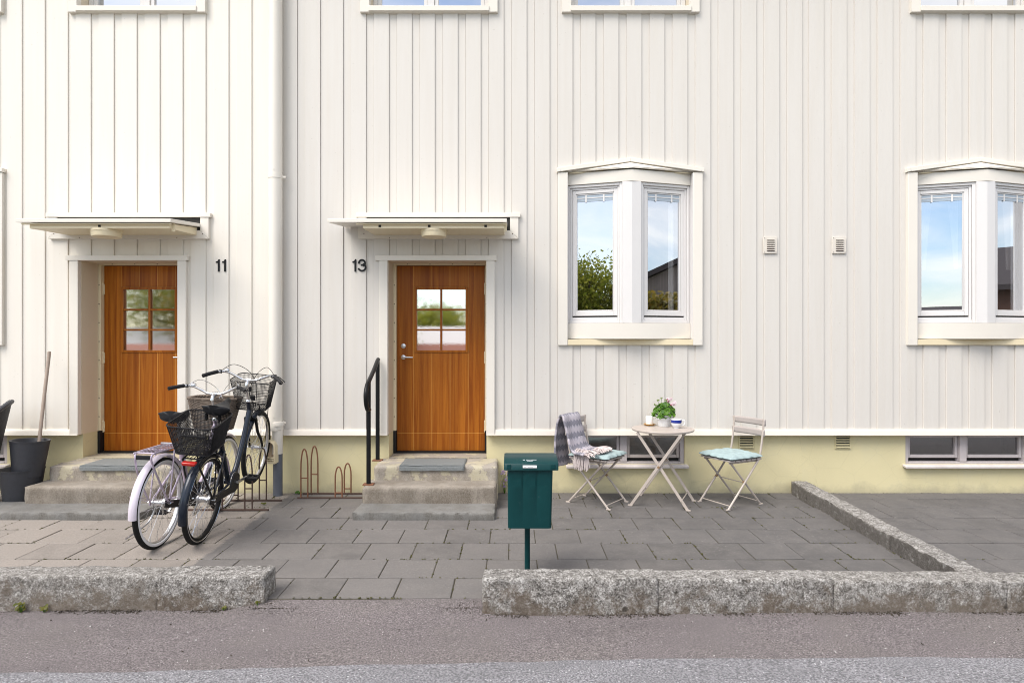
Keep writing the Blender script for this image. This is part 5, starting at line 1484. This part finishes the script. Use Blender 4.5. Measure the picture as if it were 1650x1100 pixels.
cx_, cy_ = put(1046.5, 6.36); dish = empty('dish', (cx_, cy_, ZW)); OFF = Vector((0,0,0))
t = MB(); t.lathe([(0, .001), (.036, .001), (.042, .003), (.058, .012), (.061, .0155), (.058, .0165), (.042, .008), (0, .006)], (0,0,0), 40)
bpy.data.objects.remove(dish); dish = t.build('dish', M['amber']); dish.location = (cx_, cy_, ZW+.0005); tag(dish, 'small amber glass dish under the white candle', 'dish')
t = MB(); t.lathe([(0, 0), (.035, 0), (.0362, .002), (.0362, .082), (.034, .086), (.026, .0845), (0, .081)], (0,0,0), 36); cd = t.build('candle', M['candle']); cd.location = (cx_, cy_, ZW+.0068)
tag(cd, 'white pillar candle standing on the amber dish', 'candle')
t = MB(); t.tube([(0, 0, .081), (.001, 0, .088), (.004, 0, .094)], .0011, 6); t.build('wick', M['slot'], cd)
cx_, cy_ = put(1089.8, 6.16)
t = MB(); t.lathe([(0, .0), (.026, .0), (.027, .004), (.024, .006), (.036, .016), (.046, .036), (.0505, .062), (.0515, .086), (.0498, .087), (.048, .062), (.042, .034), (.03, .014), (0, .012)], (0,0,0), 44)
cup = t.build('cup', M['ceramic']); cup.location = (cx_, cy_, ZW+.0005); tag(cup, 'white cup with a broad blue band on the round table', 'cup')
t = MB(); t.lathe([(.0500, .052), (.0511, .0620), (.0520, .080)], (0,0,0), 44); t.f = [f for f in t.f if len(f) == 4]; t.build('blue_band', M['blue'], cup)
t = MB(); t.tube(smooth_path([(.049, -.006, .074), (.064, -.008, .080), (.078, -.010, .070), (.079, -.010, .048), (.068, -.009, .032), (.044, -.006, .032)], 6), .0052, 10); t.build('handle', M['ceramic'], cup)

# ================================================================== LEFT EDGE: pots, wooden handle, wicker chair
def woven_pot(label, x, y, z, r0, r1, h, tilt, m, seed):
    mb = MB(); NR = 34; K = 96; prof = []
    for i in range(NR+1):
        t = i/NR; prof.append((r0+(r1-r0)*t+(.004 if i >= NR-1 else 0), h*t))
    inner = [(r1-.012, h-.002), (r0-.008, .02), (0, .02)]
    mb.lathe([(0, 0)]+prof+inner, (0,0,0), K, mod=lambda a, i: (.0035*math.sin(24*a+(i % 2)*math.pi) if 0 < i <= NR else 0))
    o = mb.build('woven_pot', m, angle=80); o.location = (x, y, z); o.rotation_euler = (tilt[0], tilt[1], seed); return tag(o, label, 'pot', 'dark woven plant pots left of the steps')
woven_pot('wide dark woven pot on the slabs, holding another pot', -4.665, yd(6.10), gz(yd(6.1)), .135, .182, .350, (0, 0), M['dark_wicker'], .2)
woven_pot('tall dark woven pot standing inside a wider one, with a wooden handle in it', -4.600, yd(6.09), .270, .118, .157, .345, (.02, .05), M['dark_wicker'], .9)
OFF = Vector((-4.54, yd(6.10), .185)); t = MB(); t.tube(smooth_path([(-4.535, yd(6.11), .19), (-4.545, yd(6.14), .42), (-4.59, yd(6.28), .95), (-4.628, yd(6.40), 1.36), (-4.634, yd(6.42), 1.45)], 5), [.0155]*20+[.013], 12)
o = t.build('wooden_handle', M['stick']); o.location = OFF; tag(o, 'weathered wooden tool handle leaning from a dark pot to the wall', 'tool handle'); OFF = Vector((0,0,0))
# rattan armchair, mostly cut by the frame
wc = empty('wicker_chair', (-5.17, yd(5.98), gz(yd(5.98))), 0); tag(wc, 'dark wicker armchair at the edge, beside the woven pots', 'armchair')
sh = MB()
def shell(u, v):
    a = R(-70+200*u); flare = .27+.115*v**1.15; back = max(0, math.cos(a-R(30)))
    top = .62+.36*back
    z = .30+(top-.30)*v
    return (flare*math.cos(a)*1.06, flare*math.sin(a), z+.003*math.sin(v*150)) 
def shellr(u, v):
    p = Vector(shell(u, v)); a = R(-70+200*u); k = .004*math.sin(u*190+(int(v*40) % 2)*math.pi); return (p.x+k*math.cos(a), p.y+k*math.sin(a), p.z)
sh.grid(shellr, 150, 42); so_ = sh.build('backrest', M['dark_wicker'], wc, angle=80); q = so_.modifiers.new('t', 'SOLIDIFY'); q.thickness = .03; q.offset = -1
t = MB(); t.tube([shell(i/60, 1.0) for i in range(61)], .020, 8); t.build('rim', M['dark_wicker'], wc)
t = MB(); t.lathe([(0, .30), (.27, .30), (.29, .33), (.28, .40), (0, .41)], (0,0,0), 40); t.build('seat', M['dark_wicker'], wc)
for a in (45, 135, 225, 315):
    t = MB(); t.tube([(.21*math.cos(R(a)), .21*math.sin(R(a)), .32), (.275*math.cos(R(a)), .24*math.sin(R(a)), .003)], .019, 8); t.build('leg', M['dark_wicker'], wc)

# ================================================================== small weeds and dirt
def weed(label, x, y, z, r, n, m, h, seed, cat='weed'):
    rr_ = random.Random(seed); mb = MB(); s = MB()
    for i in range(n):
        a = rr_.uniform(0, 6.28); d = r*rr_.random()**.5; hh = h*rr_.uniform(.3, 1); c = Vector((d*math.cos(a), d*math.sin(a)*.5-.004, hh))
        nn = Vector((rr_.uniform(-.6, .6), -.8, .6)).normalized(); u = nn.orthogonal().normalized(); w = nn.cross(u); k = rr_.uniform(.006, .013)*(r/.03)**.4
        n0 = len(mb.v)
        for q in range(6): an = q*math.pi/3; mb.v.append(tuple(c+u*math.cos(an)*k+w*math.sin(an)*k*.7))
        mb.f.append(tuple(n0+q for q in range(6)))
        if i % 2 == 0: s.tube([(0, 0, -.01), c*.6, c], .0012, 4)
    o = mb.build('leaves', m); o.name = 'weed'; o.data.name = 'weed'; o.location = (x, y, z)
    s.build('stems', M['leaf'], o); return tag(o, label, cat, 'small weeds in the joints')
weed('yellow green weed at the foot of the long kerb stone, the leftmost tuft', (32-825)*3.87/1033, FL-.012, road_z(-3, FL), .030, 26, M['weed'], .06, 1)
weed('smaller yellow green weed beside the leftmost tuft at the kerb', (71-825)*3.87/1033, FL-.012, road_z(-2.8, FL), .022, 16, M['weed'], .045, 2)
weed('tiny weed at the foot of the short kerb stone', (360-825)*3.87/1033, FL-.012, road_z(-1.7, FL), .015, 8, M['weed'], .02, 3)
weed('tiny weed at the corner of the short kerb stone beside the gap', (414-825)*3.86/1033, FL-.012, road_z(-1.5, FL), .015, 9, M['weed'], .02, 4)
weed('mauve flowering weed by the wall behind the letter box', (812.5-825)*6.45/1033, -.02, 0, .05, 24, M['purple'], .24, 5, 'flower')
weed('dark low weed at the plinth beside the downpipe', (477-825)*6.45/1033, -.035, 0, .035, 18, M['leaf'], .03, 6)
weed('small weed in the slab joints behind the bicycles', (426-825)*6.1/1033, yd(6.1), 0, .03, 14, M['weed'], .015, 7)
weed('tiny weed between slabs in front of the bicycles', (303-825)*4.33/1033, yd(4.33), -.02, .015, 8, M['weed'], .018, 8)
# soil and grit gathered at the kerb foot
db = MB(); rr = random.Random(21)
def grit(x, y, z, s):
    v = [Vector((rr.uniform(-1, 1), rr.uniform(-1, 1), rr.uniform(-.5, 1)))*s for _ in range(4)]; n0 = len(db.v)
    db.v += [(x+q.x, y+q.y, z+q.z) for q in v]; db.f.extend([(n0, n0+1, n0+2), (n0, n0+2, n0+3), (n0, n0+3, n0+1), (n0+1, n0+3, n0+2)])
for i in range(5200):
    side = rr.random()
    if side < .5: x = rr.uniform(-4.4, -1.45); y = FL-abs(rr.gauss(0, .022))
    else: x = rr.uniform(-.25, 4.0); y = FR-abs(rr.gauss(0, .022))
    if noise.noise(Vector((x*2.2, 0, 4))) < -.08 and rr.random() < .85: continue
    grit(x, y, road_z(x, y)+.002, rr.uniform(.002, .0085))
for i in range(500):
    cx = -1.45 if i % 2 else -.28
    x = rr.gauss(cx, .10); y = yd(3.80)+rr.gauss(0, .05)
    if y < FL-.1: y = FL-.05
    grit(x, y, road_z(x, y)+.002, rr.uniform(.002, .006))
for i in range(260): x = rr.uniform(-2.3, 5.2); grit(x, -rr.uniform(.0, .03), .002, rr.uniform(.002, .006))
tag(db.build('debris', M['debris'], smooth=False), kind='stuff')
ms = MB()
for i in range(4200):
    x0, y0, x1, y1 = rr.choice(JOINTS)
    if x0 > 3.2 or x0 < -5.5: continue
    if rr.random() < .5: x, y = x0, rr.uniform(y0, y1)
    else: x, y = rr.uniform(x0, x1), y0
    if noise.noise(Vector((x*1.3, y*1.8, 8))) < (.0 if x > -2.2 else -.15): continue
    for k in range(5):
        c = Vector((x+rr.gauss(0, .004), y+rr.gauss(0, .003), gz(y)+rr.uniform(-.001, .004))); s = rr.uniform(.002, .0045); u = Vector((rr.uniform(-1, 1), rr.uniform(-1, 1), rr.uniform(-.3, .8))).normalized(); w = u.orthogonal().normalized()
        ms.quad(tuple(c-u*s-w*s*.6), tuple(c+u*s-w*s*.6), tuple(c+u*s+w*s*.6), tuple(c-u*s+w*s*.6))
tag(ms.build('moss', leaf_mat('joint_moss', (.05, .055, .012), (.13, .12, .02)), smooth=False), kind='stuff')
gr = MB(); db = gr
for i in range(1300):
    x = rr.uniform(-3.6, 3.6); y = yd(rr.uniform(2.95, 3.75)); grit(x, y, road_z(x, y)+.004, rr.uniform(.002, .0045) if i % 9 else rr.uniform(.004, .008))
dk_ = MB(); db = dk_
for i in range(500):
    x = rr.uniform(-3.6, 3.6); y = yd(rr.uniform(2.95, 3.8)); grit(x, y, road_z(x, y)+.004, rr.uniform(.002, .005) if i % 8 else rr.uniform(.005, .010))
tag(dk_.build('litter', M['debris'], smooth=False), kind='stuff')
tag(gr.build('gravel', simple('pale_loose_grit', (.45, .43, .41), .9, var=.4, vs=60), smooth=False), kind='stuff')

# ================================================================== ACROSS THE STREET (seen only in the window panes)
def tree(label, x, y, h, r, m, n=90, seed=1, cz=.62, kind='tree'):
    rr_ = random.Random(seed); root = empty(kind, (x, y, -.2)); tag(root, label, 'tree', 'trees across the street')
    t = MB(); t.tube(smooth_path([(0,0,0), (.05,.03,h*.3), (-.04,.02,h*.6), (.02,0,h*.92)], 5), [h*.022*(1-.055*i) for i in range(16)], 8)
    cl = []
    for i in range(n):
        a = rr_.uniform(0, 6.28); u = rr_.uniform(-1, 1); q = rr_.random()**.4; s = math.sqrt(1-u*u)
        cl.append(Vector((r*q*s*math.cos(a), r*q*s*math.sin(a), h*cz+u*q*h*(1-cz))))
    for c in cl[::6]: t.tube(smooth_path([(0, 0, c.z*.55), c*.5+Vector((0,0,c.z*.25)), c], 4), [.03]*8+[.008], 5)
    t.build('trunk', M['bark'], root)
    f = MB()
    for c in cl:
        k = r*rr_.uniform(.14, .26)
        for j in range(130):
            p = c+Vector((rr_.gauss(0, k), rr_.gauss(0, k), rr_.gauss(0, k*.7))); s = rr_.uniform(.04, .09)
            u = Vector((rr_.uniform(-1,1), rr_.uniform(-1,1), rr_.uniform(-1,1))).normalized(); w = u.orthogonal().normalized()
            f.quad(tuple(p-u*s-w*s*.5), tuple(p+u*s-w*s*.5), tuple(p+u*s+w*s*.5), tuple(p-u*s+w*s*.5))
    f.build('crown', m, root, smooth=False); return root
tree('tall birch reflected in the left pane of the first bay window', -9.6, -20, 5.2, 2.3, M['treeleaf'], 120, 1)
tree('lower leafy tree beside the tall birch across the street', -6.6, -20.5, 4.0, 2.0, M['treeleaf'], 110, 2)
tree('round tree opposite door 13', -4.6, -29.5, 3.7, 2.2, M['treeleaf'], 100, 3)
tree('yellowing tree opposite door 11', -13.5, -24, 5.0, 2.8, M['treeleaf2'], 110, 4)
tree('wide tree opposite the steps of door 11', -17.5, -27, 6, 3.2, M['treeleaf'], 110, 5)
tree('yellowing bush in front of the boarded house', 10.7, -9.2, 3.05, 1.2, M['treeleaf2'], 110, 6, .55)
def barn(label, x, y, w, d, h, hr, m, rm, rz):
    global OFF
    OFF = Vector((0,0,0)); r = empty('house', (x, y, -.2), rz); tag(r, label, 'house', 'houses across the street')
    b = MB(); b.box(-w/2, w/2, -d/2, d/2, 0, h); b.prism([(-d/2, h+.001), (d/2, h+.001), (0, hr)], 'x', -w/2, w/2); b.build('wall', m, r)
    t = MB()
    t.prism([(-d/2-.35, h-.12), (-d/2-.35, h+.06), (0, hr+.2), (0, hr+.02)], 'x', -w/2-.3, w/2+.3); t.prism([(d/2+.35, h-.12), (0, hr+.02), (0, hr+.2), (d/2+.35, h+.06)], 'x', -w/2-.3, w/2+.3); t.build('roof', rm, r)
    wd = MB(); ringf(wd, -.6, .6, 1.0, 2.1, .08, -d/2-.04, -d/2-.0); wo = wd.build('window', M['trim'], r)
    p = MB(); p.quad((-.52, -d/2-.02, 1.08), (.52, -d/2-.02, 1.08), (.52, -d/2-.02, 2.02), (-.52, -d/2-.02, 2.02)); p.build('pane', M['darkglass'], wo, smooth=False)
    return r
barn('grey brown boarded house across the street', 16.1, -12.2, 6, 7, 3.1, 4.7, M['plank_grey'], M['roof'], R(-45))
barn('dark brown boarded house further up the street', 26.5, -9.5, 6, 8, 3.6, 5.2, M['plank_brown'], M['roof'], R(80))
barn('long low pale building across the street', -8, -25.5, 24, 3.5, 1.0, 2.3, M['pale_wall'], M['pale_wall'], 0)
barn('low shed with a red tiled roof in front of the pale building', -6, -19.5, 22, 3, .75, 1.45, M['pale_wall'], M['roof_red'], 0)
barn('low distant house behind the street, right of the pale building', 9, -46, 12, 7, 2.6, 4.0, M['pale_wall'], M['roof'], .1)

# ================================================================== LIGHT, SKY, CAMERA
W_ = bpy.data.worlds.new('World'); SC.world = W_; W_.use_nodes = True
nt = W_.node_tree; bg = nt.nodes['Background']; bg.inputs['Strength'].default_value = SKY_STRENGTH
sun_dir = Vector((-.42, -.42, .80)).normalized()        # towards the sun
sky = nt.nodes.new('ShaderNodeTexSky'); sky.sky_type = 'NISHITA'; sky.sun_disc = False
sky.sun_elevation = math.asin(sun_dir.z); sky.sun_rotation = math.atan2(sun_dir.x, sun_dir.y)
sky.air_density = 1.0; sky.dust_density = .6; sky.ozone_density = 1.6
tc = nt.nodes.new('ShaderNodeTexCoord'); sp = nt.nodes.new('ShaderNodeSeparateXYZ'); nt.links.new(tc.outputs['Generated'], sp.inputs[0])
def mth(op, a, b=0.0, clamp=False):
    n = nt.nodes.new('ShaderNodeMath'); n.operation = op; n.use_clamp = clamp
    for i, v in ((0, a), (1, b)):
        if isinstance(v, (int, float)): n.inputs[i].default_value = v
        else: nt.links.new(v, n.inputs[i])
    return n.outputs[0]
den = mth('ADD', mth('MAXIMUM', sp.outputs[2], 0.0), .16)
cb = nt.nodes.new('ShaderNodeCombineXYZ'); nt.links.new(mth('DIVIDE', sp.outputs[0], den), cb.inputs[0]); nt.links.new(mth('DIVIDE', sp.outputs[1], den), cb.inputs[1])
nz = nt.nodes.new('ShaderNodeTexNoise'); nz.inputs['Scale'].default_value = .85; nz.inputs['Detail'].default_value = 8; nz.inputs['Roughness'].default_value = .58; nz.inputs['Distortion'].default_value = .5
mp = nt.nodes.new('ShaderNodeMapping'); mp.inputs['Location'].default_value = CLOUD_LOC; nt.links.new(cb.outputs[0], mp.inputs[0]); nt.links.new(mp.outputs[0], nz.inputs['Vector'])
rp_ = nt.nodes.new('ShaderNodeValToRGB'); e = rp_.color_ramp.elements; e[0].position = .37; e[0].color = (0,0,0,1); e[1].position = .66; e[1].color = (1,1,1,1)
nt.links.new(nz.outputs['Fac'], rp_.inputs[0])
mx = nt.nodes.new('ShaderNodeMix'); mx.data_type = 'RGBA'; nt.links.new(mth('MULTIPLY', rp_.outputs[0], .82), mx.inputs[0])
nt.links.new(sky.outputs[0], mx.inputs[6]); mx.inputs[7].default_value = (*CLOUD_COL, 1)
nt.links.new(mx.outputs[2], bg.inputs[0])
sl = bpy.data.lights.new('sun', 'SUN'); sl.energy = SUN; sl.angle = R(SUN_ANGLE); sl.color = (1, .94, .86)
so = bpy.data.objects.new('sun', sl); COL.objects.link(so); so.location = (-6, -8, 10)
so.rotation_euler = (-sun_dir).to_track_quat('-Z', 'Y').to_euler()
cam = bpy.data.cameras.new('camera'); cam.sensor_width = 36; cam.lens = F/1650*36; cam.clip_end = 2000; cam.clip_start = .05
co = bpy.data.objects.new('camera', cam); COL.objects.link(co); co.location = (0, -CAM_D, CAM_H); co.rotation_euler = (R(90), 0, 0); SC.camera = co
SC.view_settings.view_transform = 'Standard'; SC.view_settings.look = 'None'; SC.view_settings.gamma = 1; SC.view_settings.use_curve_mapping = False
SC.view_settings.exposure = EXPOSURE
try:
    SC.cycles.use_denoising = True; SC.cycles.denoiser = 'OPENIMAGEDENOISE'; SC.cycles.filter_width = 1.0; SC.cycles.max_bounces = 8; SC.cycles.transparent_max_bounces = 12
except Exception: pass
